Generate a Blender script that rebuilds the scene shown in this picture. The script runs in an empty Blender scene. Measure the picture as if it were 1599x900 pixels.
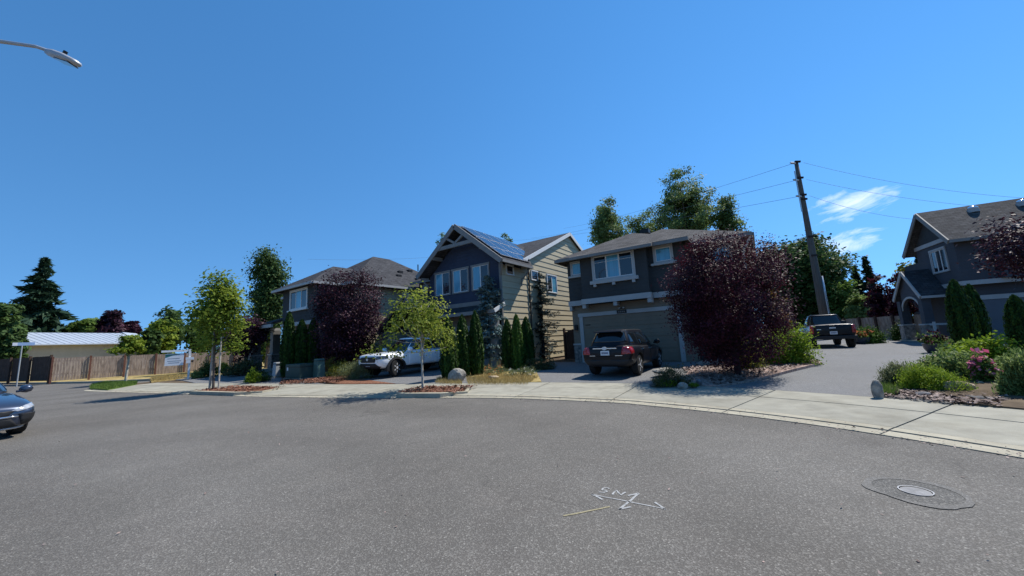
import bpy, bmesh, math, random
import numpy as np
from mathutils import Vector, Matrix

SC = bpy.context.scene
COL = SC.collection
R_ = math.radians

# ------------------------------------------------------------------ camera
CAM_ROLL, CAM_PITCH, CAM_H, FPX = R_(2.9), R_(8.08), 1.6, 570.0
_fw = Vector((0, math.cos(CAM_PITCH), math.sin(CAM_PITCH)))
_r0 = Vector((1, 0, 0)); _u0 = _r0.cross(_fw)
_rt = _r0 * math.cos(CAM_ROLL) - _u0 * math.sin(CAM_ROLL)
_up = _u0 * math.cos(CAM_ROLL) + _r0 * math.sin(CAM_ROLL)
cam_data = bpy.data.cameras.new('camera')
cam_data.sensor_fit = 'HORIZONTAL'; cam_data.sensor_width = 36.0
cam_data.lens = 36.0 * FPX / 1599.0
cam_data.clip_start = 0.05; cam_data.clip_end = 4000
cam = bpy.data.objects.new('camera', cam_data); COL.objects.link(cam)
m3 = Matrix((_rt, _up, -_fw)).transposed()
cam.matrix_world = Matrix.Translation((0, 0, CAM_H)) @ m3.to_4x4()
SC.camera = cam

# ------------------------------------------------------------------ light
SUN_AZ, SUN_EL = 60.0, 56.0
world = bpy.data.worlds.new('World'); SC.world = world; world.use_nodes = True
wn = world.node_tree.nodes; wl = world.node_tree.links
wn.clear()
def wnode(t, **k):
    n = wn.new(t)
    for a, b in k.items(): setattr(n, a, b)
    return n
def wmath(op, a, b=None, c=None):
    n = wn.new('ShaderNodeMath'); n.operation = op
    for i, v in enumerate((a, b, c)):
        if v is None: continue
        if isinstance(v, (int, float)): n.inputs[i].default_value = v
        else: wl.new(v, n.inputs[i])
    return n.outputs[0]
sky = wnode('ShaderNodeTexSky', sky_type='NISHITA', sun_disc=False)
sky.sun_elevation = R_(SUN_EL); sky.sun_rotation = R_(SUN_AZ)
sky.air_density = 1.0; sky.dust_density = 0.0; sky.ozone_density = 3.0; sky.altitude = 0
_sv0 = wnode('ShaderNodeTexCoord'); _sm = wnode('ShaderNodeMapping'); _sm.vector_type = 'POINT'
_sm.inputs['Scale'].default_value = (1, 1, .82); _sm.inputs['Location'].default_value = (0, 0, .24)
_nm = wnode('ShaderNodeVectorMath', operation='NORMALIZE')
wl.new(_sv0.outputs['Generated'], _sm.inputs[0]); wl.new(_sm.outputs[0], _nm.inputs[0]); wl.new(_nm.outputs[0], sky.inputs['Vector'])
bg = wnode('ShaderNodeBackground'); bg.inputs['Strength'].default_value = 0.147
wout = wnode('ShaderNodeOutputWorld')
# thin fair-weather clouds: (azimuth, elevation, half width, half height, tilt)
tc = wnode('ShaderNodeTexCoord'); sep = wnode('ShaderNodeSeparateXYZ'); wl.new(tc.outputs['Generated'], sep.inputs[0])
az = wmath('ARCTAN2', sep.outputs[0], sep.outputs[1]); el = wmath('ARCSINE', sep.outputs[2])
comb = wnode('ShaderNodeCombineXYZ'); wl.new(az, comb.inputs[0])
wl.new(wmath('ADD', wmath('MULTIPLY', el, 2.6), wmath('MULTIPLY', az, -0.45)), comb.inputs[1])
ns = wnode('ShaderNodeTexNoise'); ns.inputs['Scale'].default_value = 11; ns.inputs['Detail'].default_value = 9; ns.inputs['Roughness'].default_value = 0.62
ns.inputs['Distortion'].default_value = 0.6
wl.new(comb.outputs[0], ns.inputs['Vector'])
tot = None
for a0, e0, wa, we, sl, st in [(44.4, 13.1, 6.0, 1.75, .10, .80), (43.2, 9.2, 5.6, 1.5, .07, .72), (35.0, 17.55, .8, .3, .2, .5), (41.6, 14.2, 3.2, .8, .35, .6), (-120, 25, 9, 2, .1, .6), (150, 30, 10, 2.4, .2, .6)]:
    da = wmath('SUBTRACT', az, R_(a0)); de = wmath('SUBTRACT', wmath('SUBTRACT', el, R_(e0)), wmath('MULTIPLY', da, sl))
    q = wmath('ADD', wmath('POWER', wmath('ABSOLUTE', wmath('DIVIDE', da, R_(wa))), 2.0), wmath('POWER', wmath('ABSOLUTE', wmath('DIVIDE', de, R_(we))), 2.0))
    mk = wmath('MULTIPLY', wmath('MAXIMUM', wmath('SUBTRACT', 1.0, q), 0.0), st)
    tot = mk if tot is None else wmath('MAXIMUM', tot, mk)
cl = wmath('MULTIPLY', wmath('SUBTRACT', wmath('ADD', tot, wmath('MULTIPLY', ns.outputs['Fac'], 3.2)), 2.0), .85)
cl = wmath('MULTIPLY', wmath('MINIMUM', wmath('MAXIMUM', cl, 0.0), 0.82), wmath('MINIMUM', wmath('MULTIPLY', tot, 4.0), 1.0))
mixc = wnode('ShaderNodeMix', data_type='RGBA'); wl.new(cl, mixc.inputs['Factor'])
hsv = wnode('ShaderNodeHueSaturation'); hsv.inputs['Saturation'].default_value = 1.25; hsv.inputs['Hue'].default_value = 0.497
wl.new(sky.outputs[0], hsv.inputs['Color'])
wl.new(hsv.outputs[0], mixc.inputs['A']); mixc.inputs['B'].default_value = (6.0, 6.6, 7.3, 1)
wl.new(mixc.outputs['Result'], bg.inputs['Color']); wl.new(bg.outputs[0], wout.inputs[0])

sd = bpy.data.lights.new('sun', 'SUN'); sd.energy = 4.7; sd.angle = R_(0.5); sd.color = (1.0, 0.955, 0.88)
sun = bpy.data.objects.new('sun', sd); COL.objects.link(sun)
_sv = Vector((math.sin(R_(SUN_AZ)) * math.cos(R_(SUN_EL)), math.cos(R_(SUN_AZ)) * math.cos(R_(SUN_EL)), math.sin(R_(SUN_EL))))
sun.rotation_euler = _sv.to_track_quat('Z', 'Y').to_euler(); sun.location = (30, 20, 60)
vs = SC.view_settings
vs.view_transform = 'Standard'; vs.look = 'None'; vs.gamma = 1.0; vs.exposure = 0.38; vs.use_curve_mapping = False
SC.render.engine = 'CYCLES'
SC.cycles.max_bounces = 6; SC.cycles.transparent_max_bounces = 4; SC.cycles.use_denoising = True

# ------------------------------------------------------------------ geometry of the site from the survey
def ray(x, y):
    return _fw + _rt * ((x - 799.5) / FPX) - _up * ((y - 450.0) / FPX)
def gnd(x, y, z=0.0):
    d = ray(x, y); t = (z - CAM_H) / d.z
    return Vector((0, 0, CAM_H)) + d * t
def atd(x, y, rng):
    d = ray(x, y); return Vector((0, 0, CAM_H)) + d * (rng / math.hypot(d.x, d.y))

# ------------------------------------------------------------------ materials
MATS = {}
def nmat(name):
    m = bpy.data.materials.new(name); m.use_nodes = True
    nt = m.node_tree; b = nt.nodes['Principled BSDF']; MATS[name] = m
    return m, nt, b
def lk(nt, a, b): nt.links.new(a, b)
def c4(c): return (c[0], c[1], c[2], 1)
def mat(name, col, rough=.7, var=.12, scale=3.0, bump=0.0, bscale=60.0, spec=.35, metal=0.0, coat=0.0, col2=None, stretch=None, lap=None, shingle=False, slab=False):
    m, nt, b = nmat(name)
    tc = nt.nodes.new('ShaderNodeTexCoord'); vec = tc.outputs['Object']
    if stretch:
        mp = nt.nodes.new('ShaderNodeMapping'); mp.inputs['Scale'].default_value = stretch; lk(nt, vec, mp.inputs[0]); vec = mp.outputs[0]
    n = nt.nodes.new('ShaderNodeTexNoise'); n.inputs['Scale'].default_value = scale; n.inputs['Detail'].default_value = 6; n.inputs['Roughness'].default_value = .6
    lk(nt, vec, n.inputs['Vector'])
    mx = nt.nodes.new('ShaderNodeMix'); mx.data_type = 'RGBA'
    ca = [max(0, c * (1 - var)) for c in col]; cb = [min(1, c * (1 + var)) for c in (col2 or col)]
    mx.inputs['A'].default_value = c4(ca); mx.inputs['B'].default_value = c4(cb)
    mr = nt.nodes.new('ShaderNodeMapRange'); mr.inputs['From Min'].default_value = .32; mr.inputs['From Max'].default_value = .68
    lk(nt, n.outputs['Fac'], mr.inputs[0]); lk(nt, mr.outputs[0], mx.inputs['Factor'])
    colout = mx.outputs['Result']
    b.inputs['Roughness'].default_value = rough; b.inputs['Specular IOR Level'].default_value = spec
    b.inputs['Metallic'].default_value = metal; b.inputs['Coat Weight'].default_value = coat; b.inputs['Coat Roughness'].default_value = .04
    hgt = None
    if slab:
        def mul(f, k):
            q = nt.nodes.new('ShaderNodeMix'); q.data_type = 'RGBA'; q.blend_type = 'MULTIPLY'; lk(nt, f, q.inputs['Factor']); lk(nt, colout_[0], q.inputs['A']); q.inputs['B'].default_value = c4(k); colout_[0] = q.outputs['Result']
        colout_ = [colout]
        oi = nt.nodes.new('ShaderNodeObjectInfo'); r1 = nt.nodes.new('ShaderNodeMapRange'); lk(nt, oi.outputs['Random'], r1.inputs[0]); r1.inputs[4].default_value = .5; mul(r1.outputs[0], (.72, .73, .75))
        for sc_, lo, hi, k, am in ((.9, .5, .72, (.6, .57, .52), .55), (9, .6, .75, (.62, .6, .58), .5), (60, .62, .72, (.5, .48, .46), .5)):
            nz = nt.nodes.new('ShaderNodeTexNoise'); nz.inputs['Scale'].default_value = sc_; nz.inputs['Detail'].default_value = 6; nz.inputs['Roughness'].default_value = .65; lk(nt, vec, nz.inputs['Vector'])
            r2 = nt.nodes.new('ShaderNodeMapRange'); r2.inputs[1].default_value = lo; r2.inputs[2].default_value = hi; r2.inputs[4].default_value = am; lk(nt, nz.outputs['Fac'], r2.inputs[0]); mul(r2.outputs[0], k)
        colout = colout_[0]
    if shingle:
        bt = nt.nodes.new('ShaderNodeTexBrick'); bt.offset = .5
        bt.inputs['Scale'].default_value = 1.0; bt.inputs['Mortar Size'].default_value = .012; bt.inputs['Brick Width'].default_value = .31; bt.inputs['Row Height'].default_value = .17
        bt.inputs['Color1'].default_value = c4([.62] * 3); bt.inputs['Color2'].default_value = c4([1.25] * 3); bt.inputs['Mortar'].default_value = c4([.35] * 3)
        uvn = nt.nodes.new('ShaderNodeUVMap'); lk(nt, uvn.outputs[0], bt.inputs['Vector'])
        mm = nt.nodes.new('ShaderNodeMix'); mm.data_type = 'RGBA'; mm.blend_type = 'MULTIPLY'; mm.inputs['Factor'].default_value = .75
        lk(nt, colout, mm.inputs['A']); lk(nt, bt.outputs['Color'], mm.inputs['B']); colout = mm.outputs['Result']
    lk(nt, colout, b.inputs['Base Color'])
    if bump > 0:
        n2 = nt.nodes.new('ShaderNodeTexNoise'); n2.inputs['Scale'].default_value = bscale; n2.inputs['Detail'].default_value = 4
        lk(nt, vec, n2.inputs['Vector']); hgt = n2.outputs['Fac']
        bp = nt.nodes.new('ShaderNodeBump'); bp.inputs['Strength'].default_value = bump; bp.inputs['Distance'].default_value = .02
        lk(nt, hgt, bp.inputs['Height']); lk(nt, bp.outputs[0], b.inputs['Normal'])
    if lap:   # horizontal clapboard relief
        sx = nt.nodes.new('ShaderNodeSeparateXYZ'); lk(nt, tc.outputs['Object'], sx.inputs[0])
        fr = nt.nodes.new('ShaderNodeMath'); fr.operation = 'FRACT'; dv = nt.nodes.new('ShaderNodeMath'); dv.operation = 'DIVIDE'; dv.inputs[1].default_value = lap
        lk(nt, sx.outputs[2], dv.inputs[0]); lk(nt, dv.outputs[0], fr.inputs[0])
        bp = nt.nodes.new('ShaderNodeBump'); bp.inputs['Strength'].default_value = .8; bp.inputs['Distance'].default_value = .02; bp.invert = True
        lk(nt, fr.outputs[0], bp.inputs['Height']); lk(nt, bp.outputs[0], b.inputs['Normal'])
    return m
def leafmat(name, dark, light, trans=.35, rough=.6, spec=.14):
    m, nt, b = nmat(name)
    at = nt.nodes.new('ShaderNodeAttribute'); at.attribute_name = 'tone'
    mx = nt.nodes.new('ShaderNodeMix'); mx.data_type = 'RGBA'; mx.inputs['A'].default_value = c4(dark); mx.inputs['B'].default_value = c4(light)
    lk(nt, at.outputs['Fac'], mx.inputs['Factor']); lk(nt, mx.outputs['Result'], b.inputs['Base Color'])
    b.inputs['Roughness'].default_value = rough; b.inputs['Specular IOR Level'].default_value = spec
    tr = nt.nodes.new('ShaderNodeBsdfTranslucent'); lk(nt, mx.outputs['Result'], tr.inputs['Color'])
    ms = nt.nodes.new('ShaderNodeMixShader'); ms.inputs[0].default_value = trans
    out = nt.nodes['Material Output']; lk(nt, b.outputs[0], ms.inputs[1]); lk(nt, tr.outputs[0], ms.inputs[2]); lk(nt, ms.outputs[0], out.inputs[0])
    return m

def asphalt(name, base, agg, stain=.25, ruts=False):
    m, nt, b = nmat(name)
    tc = nt.nodes.new('ShaderNodeTexCoord'); o = tc.outputs['Object']
    def noise(sc, det=4, ro=.6, dist=0.0, v=o):
        n = nt.nodes.new('ShaderNodeTexNoise'); n.inputs['Scale'].default_value = sc; n.inputs['Detail'].default_value = det; n.inputs['Roughness'].default_value = ro; n.inputs['Distortion'].default_value = dist
        lk(nt, v, n.inputs['Vector']); return n.outputs['Fac']
    def rng(v, a, bb, c=0.0, d=1.0):
        r = nt.nodes.new('ShaderNodeMapRange'); r.inputs[1].default_value = a; r.inputs[2].default_value = bb; r.inputs[3].default_value = c; r.inputs[4].default_value = d
        lk(nt, v, r.inputs[0]); return r.outputs[0]
    def mixc(f, A, B, mode='MIX'):
        x = nt.nodes.new('ShaderNodeMix'); x.data_type = 'RGBA'; x.blend_type = mode
        for s, v in (('Factor', f), ('A', A), ('B', B)):
            if isinstance(v, (int, float)): x.inputs[s].default_value = v
            elif isinstance(v, (tuple, list)): x.inputs[s].default_value = c4(v)
            else: lk(nt, v, x.inputs[s])
        return x.outputs['Result']
    vo = nt.nodes.new('ShaderNodeTexVoronoi'); vo.inputs['Scale'].default_value = 94; lk(nt, o, vo.inputs['Vector'])
    sx = nt.nodes.new('ShaderNodeSeparateColor'); lk(nt, vo.outputs['Color'], sx.inputs[0])
    dk = [c * .5 for c in base]
    c = mixc(rng(noise(140, 3, .7), .35, .65), dk, [x * 1.35 for x in base])
    c = mixc(rng(sx.outputs[0], .60, 1.0), c, agg)
    c = mixc(rng(sx.outputs[1], .975, .99), c, [x * 1.4 for x in agg])
    c = mixc(rng(noise(.35, 5, .6, .4), .3, .72, 0, stain), c, [.62, .6, .58], 'MULTIPLY')
    c = mixc(rng(noise(1.7, 6, .7), .45, .75, 0, stain * .8), c, [1.35, 1.32, 1.3], 'MULTIPLY')
    if ruts:
        # rubbed lighter and darker rings where cars turn in the circle, and fine wandering cracks
        vm = nt.nodes.new('ShaderNodeVectorMath'); vm.operation = 'DISTANCE'; vm.inputs[1].default_value = (-6.5, 2.0, 0); lk(nt, o, vm.inputs[0])
        wv = nt.nodes.new('ShaderNodeMath'); wv.operation = 'MULTIPLY_ADD'; lk(nt, vm.outputs['Value'], wv.inputs[0]); wv.inputs[1].default_value = 2.1
        m2 = nt.nodes.new('ShaderNodeMath'); m2.operation = 'MULTIPLY'; lk(nt, noise(.3, 3, .5), m2.inputs[0]); m2.inputs[1].default_value = 5.0; lk(nt, m2.outputs[0], wv.inputs[2])
        sn = nt.nodes.new('ShaderNodeMath'); sn.operation = 'SINE'; lk(nt, wv.outputs[0], sn.inputs[0])
        c = mixc(rng(sn.outputs[0], -.2, 1.0, 0, .30), c, [.66, .65, .64], 'MULTIPLY')
        c = mixc(rng(noise(.11, 3, .55, 1.5), .42, .62, 0, .30), c, [.70, .68, .65], 'MULTIPLY')
        wp = nt.nodes.new('ShaderNodeTexNoise'); wp.inputs['Scale'].default_value = 1.1; wp.inputs['Detail'].default_value = 5; lk(nt, o, wp.inputs['Vector'])
        av = nt.nodes.new('ShaderNodeVectorMath'); av.operation = 'MULTIPLY_ADD'; lk(nt, wp.outputs['Color'], av.inputs[0]); av.inputs[1].default_value = (1.6, 1.6, 0); lk(nt, o, av.inputs[2])
        ve = nt.nodes.new('ShaderNodeTexVoronoi'); ve.feature = 'DISTANCE_TO_EDGE'; ve.inputs['Scale'].default_value = .16; lk(nt, av.outputs[0], ve.inputs['Vector'])
        mk = nt.nodes.new('ShaderNodeMath'); mk.operation = 'MULTIPLY'; lk(nt, rng(ve.outputs['Distance'], .0015, .005, 1, 0), mk.inputs[0]); lk(nt, rng(noise(.4, 2), .48, .62, 0, .34), mk.inputs[1])
        c = mixc(mk.outputs[0], c, [.45, .44, .43], 'MULTIPLY')
        sp = nt.nodes.new('ShaderNodeTexVoronoi'); sp.inputs['Scale'].default_value = .55; lk(nt, av.outputs[0], sp.inputs['Vector'])
        c = mixc(rng(sp.outputs['Distance'], .10, .22, .34, 0), c, [.6, .58, .56], 'MULTIPLY')
    lk(nt, c, b.inputs['Base Color']); b.inputs['Roughness'].default_value = .85; b.inputs['Specular IOR Level'].default_value = .25
    bp = nt.nodes.new('ShaderNodeBump'); bp.inputs['Strength'].default_value = .55; bp.inputs['Distance'].default_value = .006
    lk(nt, vo.outputs['Distance'], bp.inputs['Height']); lk(nt, bp.outputs[0], b.inputs['Normal'])
    return m

asphalt('asphalt', (.131, .121, .107), (.218, .206, .184), .5, True)
asphalt('asphalt_patch', (.100, .096, .088), (.20, .19, .17), .45)
asphalt('asphalt_seal', (.145, .138, .126), (.20, .19, .175), .3)
asphalt('drive', (.150, .150, .150), (.23, .23, .23), .3)
mat('concrete', (.315, .298, .24), .85, .14, 2.2, .25, 90, .2, slab=True)
mat('concrete_curb', (.385, .35, .265), .85, .13, 3.0, .25, 90, .2, slab=True)
mat('soil', (.085, .062, .042), .95, .35, 1.6, .8, 30, .1, col2=(.12, .09, .06))
mat('earth_grass', (.13, .14, .055), .95, .4, .25, .5, 12, .1, col2=(.20, .18, .08))
mat('mulch', (.155, .068, .042), .95, .5, 14, 1.0, 45, .1, col2=(.21, .10, .06))
mat('mulch_pale', (.25, .17, .14), .95, .45, 11, 1.0, 45, .1, col2=(.36, .27, .23))
mat('lawn', (.085, .14, .03), .95, .35, 6, 1.0, 60, .1)
mat('drygrass', (.30, .22, .085), .95, .4, 5, 1.0, 60, .1, col2=(.36, .28, .12))
mat('joint', (.07, .065, .055), .95, .2)
mat('paint_white', (.31, .31, .30), .9, .35, 30)
mat('paint_yellow', (.27, .235, .14), .8, .35, 25)
mat('iron', (.24, .235, .23), .85, .25, 9, .4, 60, .2)
mat('iron_bright', (.34, .34, .34), .8, .2, 10)
mat('slate_siding', (.056, .058, .058), .8, .12, 1.3, spec=.15, lap=.2)
mat('navy_siding', (.044, .056, .088), .8, .12, 1.3, spec=.15, lap=.2)
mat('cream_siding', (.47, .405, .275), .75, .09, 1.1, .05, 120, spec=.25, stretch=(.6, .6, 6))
mat('taupe_siding', (.21, .17, .125), .75, .08, 1.3, spec=.25, lap=.2)
mat('grey_siding', (.066, .068, .078), .75, .1, 1.3, spec=.25, lap=.2)
mat('shed_cream', (.46, .42, .33), .7, .08, 2)
mat('trim', (.40, .40, .39), .6, .07, 2.5)
mat('trim_grey', (.21, .205, .195), .65, .1, 2.5)
mat('trim_bright', (.68, .68, .66), .6, .07, 2.5)
mat('garage_grey', (.11, .12, .14), .6, .06, 1.5)
mat('garage', (.30, .30, .285), .6, .06, 1.5)
mat('shingle_grey', (.060, .060, .064), .95, .18, 1.2, .5, 70, .12, shingle=True)
mat('shingle_brown', (.098, .092, .088), .95, .2, 1.0, .5, 70, .12, shingle=True)
mat('solar', (.010, .014, .03), .12, .2, 1.5, spec=.6)
mat('alu', (.55, .56, .58), .35, .1, 4, metal=.8)
mat('metal_roof', (.40, .44, .49), .5, .06, .8, spec=.5, metal=.25)
mat('glass_dark', (.012, .016, .024), .04, .2, 1.2, spec=.9)
mat('glass_sky_blind', (.10, .32, .45), .06, .25, 1.8, spec=.9, stretch=(9, 9, .3))  # blinds behind glass, with the reflected sky put into the pane colour as cyan
mat('stone', (.14, .135, .13), .9, .4, 6, .8, 18, .2, col2=(.24, .22, .20))
mat('rock', (.20, .19, .17), .9, .35, 5, .9, 14, .2, col2=(.32, .30, .26))
mat('rock_dark', (.12, .115, .12), .9, .3, 5, .9, 14, .2, col2=(.2, .19, .19))
mat('rock_tan', (.32, .24, .16), .9, .35, 5, .9, 14, .2, col2=(.42, .33, .22))
mat('fence_wood', (.24, .18, .14), .9, .25, 3, .4, 30, .15, col2=(.33, .26, .21), stretch=(3, 3, .5))
mat('fence_post', (.15, .070, .05), .9, .2, 3, .3, 40, .15)
mat('gate_wood', (.075, .048, .036), .9, .25, 3, .3, 40, .15)
mat('pole_wood', (.13, .115, .10), .9, .3, 4, .6, 30, .15, stretch=(4, 4, .25))
mat('bark', (.13, .105, .085), .95, .35, 9, .8, 40, .1)
mat('bark_pale', (.42, .39, .33), .9, .25, 9, .5, 40, .15)
mat('bark_dark', (.05, .038, .035), .95, .3, 9, .6, 40, .1)
mat('galv', (.55, .56, .57), .4, .1, 5, metal=.75)
mat('lamp_grey', (.42, .43, .45), .45, .1, 5, metal=.3)
mat('white_post', (.80, .80, .79), .5, .04, 2)
mat('sign_white', (.74, .76, .79), .45, .05, 2)
mat('sign_teal', (.03, .16, .16), .5, .05, 2)
mat('sign_green', (.03, .13, .09), .5, .05, 2)
mat('sign_ink', (.20, .24, .30), .6, .05, 2)
mat('sign_blue', (.30, .42, .62), .4, .1, 2)
mat('util_green', (.032, .062, .052), .55, .12, 3)
mat('util_teal', (.07, .14, .12), .55, .12, 3)
mat('util_grey', (.33, .35, .36), .6, .1, 3)
mat('black', (.012, .012, .013), .5, .1, 5)
mat('pot_blue', (.05, .06, .085), .35, .2, 4, spec=.5)
mat('paint_white_car', (.80, .82, .84), .28, .01, 1, spec=.5, coat=.8)
mat('paint_black_car', (.006, .006, .009), .34, .05, 1, spec=.2, coat=.18)
mat('paint_dark_truck', (.006, .006, .008), .35, .05, 1, spec=.25, coat=.15)
mat('paint_steel_car', (.045, .058, .09), .3, .05, 1, spec=.5, metal=.55, coat=1.0)
mat('plastic', (.016, .016, .017), .6, .1, 8, spec=.4)
mat('tyre', (.018, .018, .018), .85, .15, 8, spec=.25)
mat('rim_silver', (.60, .61, .63), .35, .05, 4, metal=.25)
mat('rim_dark', (.02, .02, .021), .45, .05, 4, metal=.2)
mat('chrome', (.72, .74, .76), .15, .03, 4, metal=.95)
mat('car_glass', (.008, .010, .012), .03, .1, 1, spec=.8)
mat('lamp_red', (.30, .008, .012), .2, .1, 4, spec=.6, coat=.5)
mat('lamp_clear', (.34, .35, .37), .12, .25, 9, spec=.8, coat=.5)
mat('lamp_smoke', (.035, .036, .04), .12, .3, 9, spec=.8, coat=.5)
mat('plate', (.62, .66, .70), .5, .05, 4)
mat('plate_ink', (.05, .07, .16), .5, .05, 4)
mat('wire', (.12, .13, .15), .6, .05, 4)
# foliage
leafmat('leaf_street', (.11, .16, .02), (.34, .38, .06), .5)
leafmat('leaf_maple', (.085, .15, .018), (.31, .37, .05), .5)
leafmat('leaf_plum', (.012, .007, .011), (.085, .030, .048), .22, .55, .16)
leafmat('leaf_plum_red', (.012, .005, .009), (.112, .024, .040), .28, .55, .16)
leafmat('leaf_dark', (.030, .062, .018), (.115, .185, .05), .32)
leafmat('leaf_mid', (.055, .105, .022), (.18, .27, .06), .4)
leafmat('leaf_pale', (.10, .16, .045), (.27, .34, .11), .42)
leafmat('leaf_cottonwood', (.075, .125, .035), (.25, .33, .11), .42)
leafmat('leaf_yellow', (.13, .15, .02), (.36, .36, .05), .42)
leafmat('leaf_lime', (.10, .18, .016), (.29, .38, .035), .45)
leafmat('leaf_orange', (.14, .10, .02), (.30, .16, .04), .35)
leafmat('needle_fir', (.014, .036, .022), (.05, .095, .05), .15)
leafmat('needle_blue', (.075, .13, .13), (.22, .31, .30), .15)
leafmat('needle_slate', (.035, .05, .048), (.09, .12, .11), .15)
leafmat('leaf_arb', (.012, .032, .007), (.055, .115, .016), .2)
leafmat('leaf_box', (.03, .07, .010), (.10, .19, .025), .28)
leafmat('leaf_lavender', (.085, .105, .045), (.25, .28, .13), .35)
leafmat('leaf_dull', (.045, .055, .022), (.125, .13, .055), .25)
leafmat('petal_pink', (.55, .10, .20), (.85, .32, .44), .3)
leafmat('petal_orange', (.45, .10, .03), (.75, .28, .10), .3)
leafmat('petal_white', (.6, .6, .52), (.85, .85, .8), .3)
leafmat('petal_red', (.22, .03, .04), (.45, .10, .12), .3)
leafmat('blade_dry', (.22, .16, .06), (.46, .36, .15), .3)
leafmat('blade_green', (.06, .11, .02), (.16, .24, .05), .3)
leafmat('chip', (.075, .034, .022), (.27, .125, .08), .0)
leafmat('chip_pale', (.10, .07, .058), (.38, .28, .24), .0)

# ------------------------------------------------------------------ mesh helpers
def tag(o, label=None, cat=None, group=None, kind=None):
    if label: o['label'] = label
    if cat: o['category'] = cat
    if group: o['group'] = group
    if kind: o['kind'] = kind
    return o
def empty(name, loc=(0, 0, 0), rz=0.0, label=None, cat=None, group=None):
    o = bpy.data.objects.new(name, None); o.empty_display_size = .2; COL.objects.link(o)
    o.location = loc; o.rotation_euler = (0, 0, rz)
    return tag(o, label, cat, group)
def link(name, me, m, parent=None, smooth=False):
    if m: me.materials.append(MATS[m] if isinstance(m, str) else m)
    if smooth:
        me.polygons.foreach_set('use_smooth', [True] * len(me.polygons))
    o = bpy.data.objects.new(name, me); COL.objects.link(o)
    if parent is not None: o.parent = parent
    return o
class MB:
    def __init__(s): s.v = []; s.f = []
    def add(s, vs, fs):
        b = len(s.v); s.v += [tuple(p) for p in vs]; s.f += [[b + i for i in f] for f in fs]; return s
    def box(s, x0, x1, y0, y1, z0, z1):
        return s.add([(x0, y0, z0), (x1, y0, z0), (x1, y1, z0), (x0, y1, z0), (x0, y0, z1), (x1, y0, z1), (x1, y1, z1), (x0, y1, z1)],
                     [(3, 2, 1, 0), (4, 5, 6, 7), (0, 1, 5, 4), (1, 2, 6, 5), (2, 3, 7, 6), (3, 0, 4, 7)])
    def prism(s, bot, top):
        n = len(bot)
        return s.add(list(bot) + list(top), [list(range(n))[::-1], list(range(n, 2 * n))] + [(i, (i + 1) % n, n + (i + 1) % n, n + i) for i in range(n)])
    def beam(s, p0, p1, w, h, up=(0, 0, 1)):
        p0, p1, up = Vector(p0), Vector(p1), Vector(up); d = (p1 - p0).normalized()
        a = d.cross(up).normalized() * (w / 2); b = a.cross(d).normalized() * (h / 2)
        q = [(-1, -1), (1, -1), (1, 1), (-1, 1)]
        return s.prism([p0 + a * i + b * j for i, j in q], [p1 + a * i + b * j for i, j in q])
    def tube(s, pts, rad, n=8, cap=True):
        pts = [Vector(p) for p in pts]; rs = rad if isinstance(rad, (list, tuple)) else [rad] * len(pts)
        rings = []; ref = Vector((.31, .17, .93)) if abs((pts[-1] - pts[0]).normalized().z) < .9 else Vector((1, .1, .05))
        for i, p in enumerate(pts):
            d = (pts[min(i + 1, len(pts) - 1)] - pts[max(i - 1, 0)]).normalized()
            a = d.cross(ref).normalized(); b = d.cross(a)
            rings.append([p + (a * math.cos(t) + b * math.sin(t)) * rs[i] for t in [2 * math.pi * k / n for k in range(n)]])
        return s.loft(rings, cap)
    def loft(s, rings, cap=True):
        n = len(rings[0]); vs = [p for r in rings for p in r]; fs = []
        for i in range(len(rings) - 1):
            for k in range(n):
                fs.append((i * n + k, i * n + (k + 1) % n, (i + 1) * n + (k + 1) % n, (i + 1) * n + k))
        if cap: fs += [tuple(range(n))[::-1], tuple(range((len(rings) - 1) * n, len(rings) * n))]
        return s.add(vs, fs)
    def lathe(s, prof, n=20, axis='z', c=(0, 0, 0)):
        rings = []
        for r, h in prof:
            ring = []
            for k in range(n):
                t = 2 * math.pi * k / n; a, b = r * math.cos(t), r * math.sin(t)
                ring.append((c[0] + a, c[1] + b, c[2] + h) if axis == 'z' else (c[0] + a, c[1] + h, c[2] + b))
            rings.append(ring)
        return s.loft(rings, True)
    def mesh(s, name):
        me = bpy.data.meshes.new(name); me.from_pydata([tuple(p) for p in s.v], [], s.f)
        bm = bmesh.new(); bm.from_mesh(me); bmesh.ops.recalc_face_normals(bm, faces=bm.faces); bm.to_mesh(me); bm.free(); me.update(); return me
    def build(s, name, m, parent=None, smooth=False, bevel=0.0):
        o = link(name, s.mesh(name), m, parent, smooth)
        if bevel:
            md = o.modifiers.new('bevel', 'BEVEL'); md.width = bevel; md.segments = 2; md.limit_method = 'ANGLE'
        return o
def np_mesh(name, V, quads, tone=None):
    me = bpy.data.meshes.new(name); nv, nf = len(V), len(quads); k = quads.shape[1]
    me.vertices.add(nv); me.vertices.foreach_set('co', np.ascontiguousarray(V, dtype=np.float32).ravel())
    me.loops.add(nf * k); me.loops.foreach_set('vertex_index', np.ascontiguousarray(quads, dtype=np.int32).ravel())
    me.polygons.add(nf); me.polygons.foreach_set('loop_start', np.arange(0, nf * k, k, dtype=np.int32))
    me.polygons.foreach_set('loop_total', np.full(nf, k, dtype=np.int32))
    if tone is not None:
        a = me.attributes.new('tone', 'FLOAT', 'POINT'); a.data.foreach_set('value', np.ascontiguousarray(tone, dtype=np.float32))
    me.update(calc_edges=True); me.validate(); return me

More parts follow.
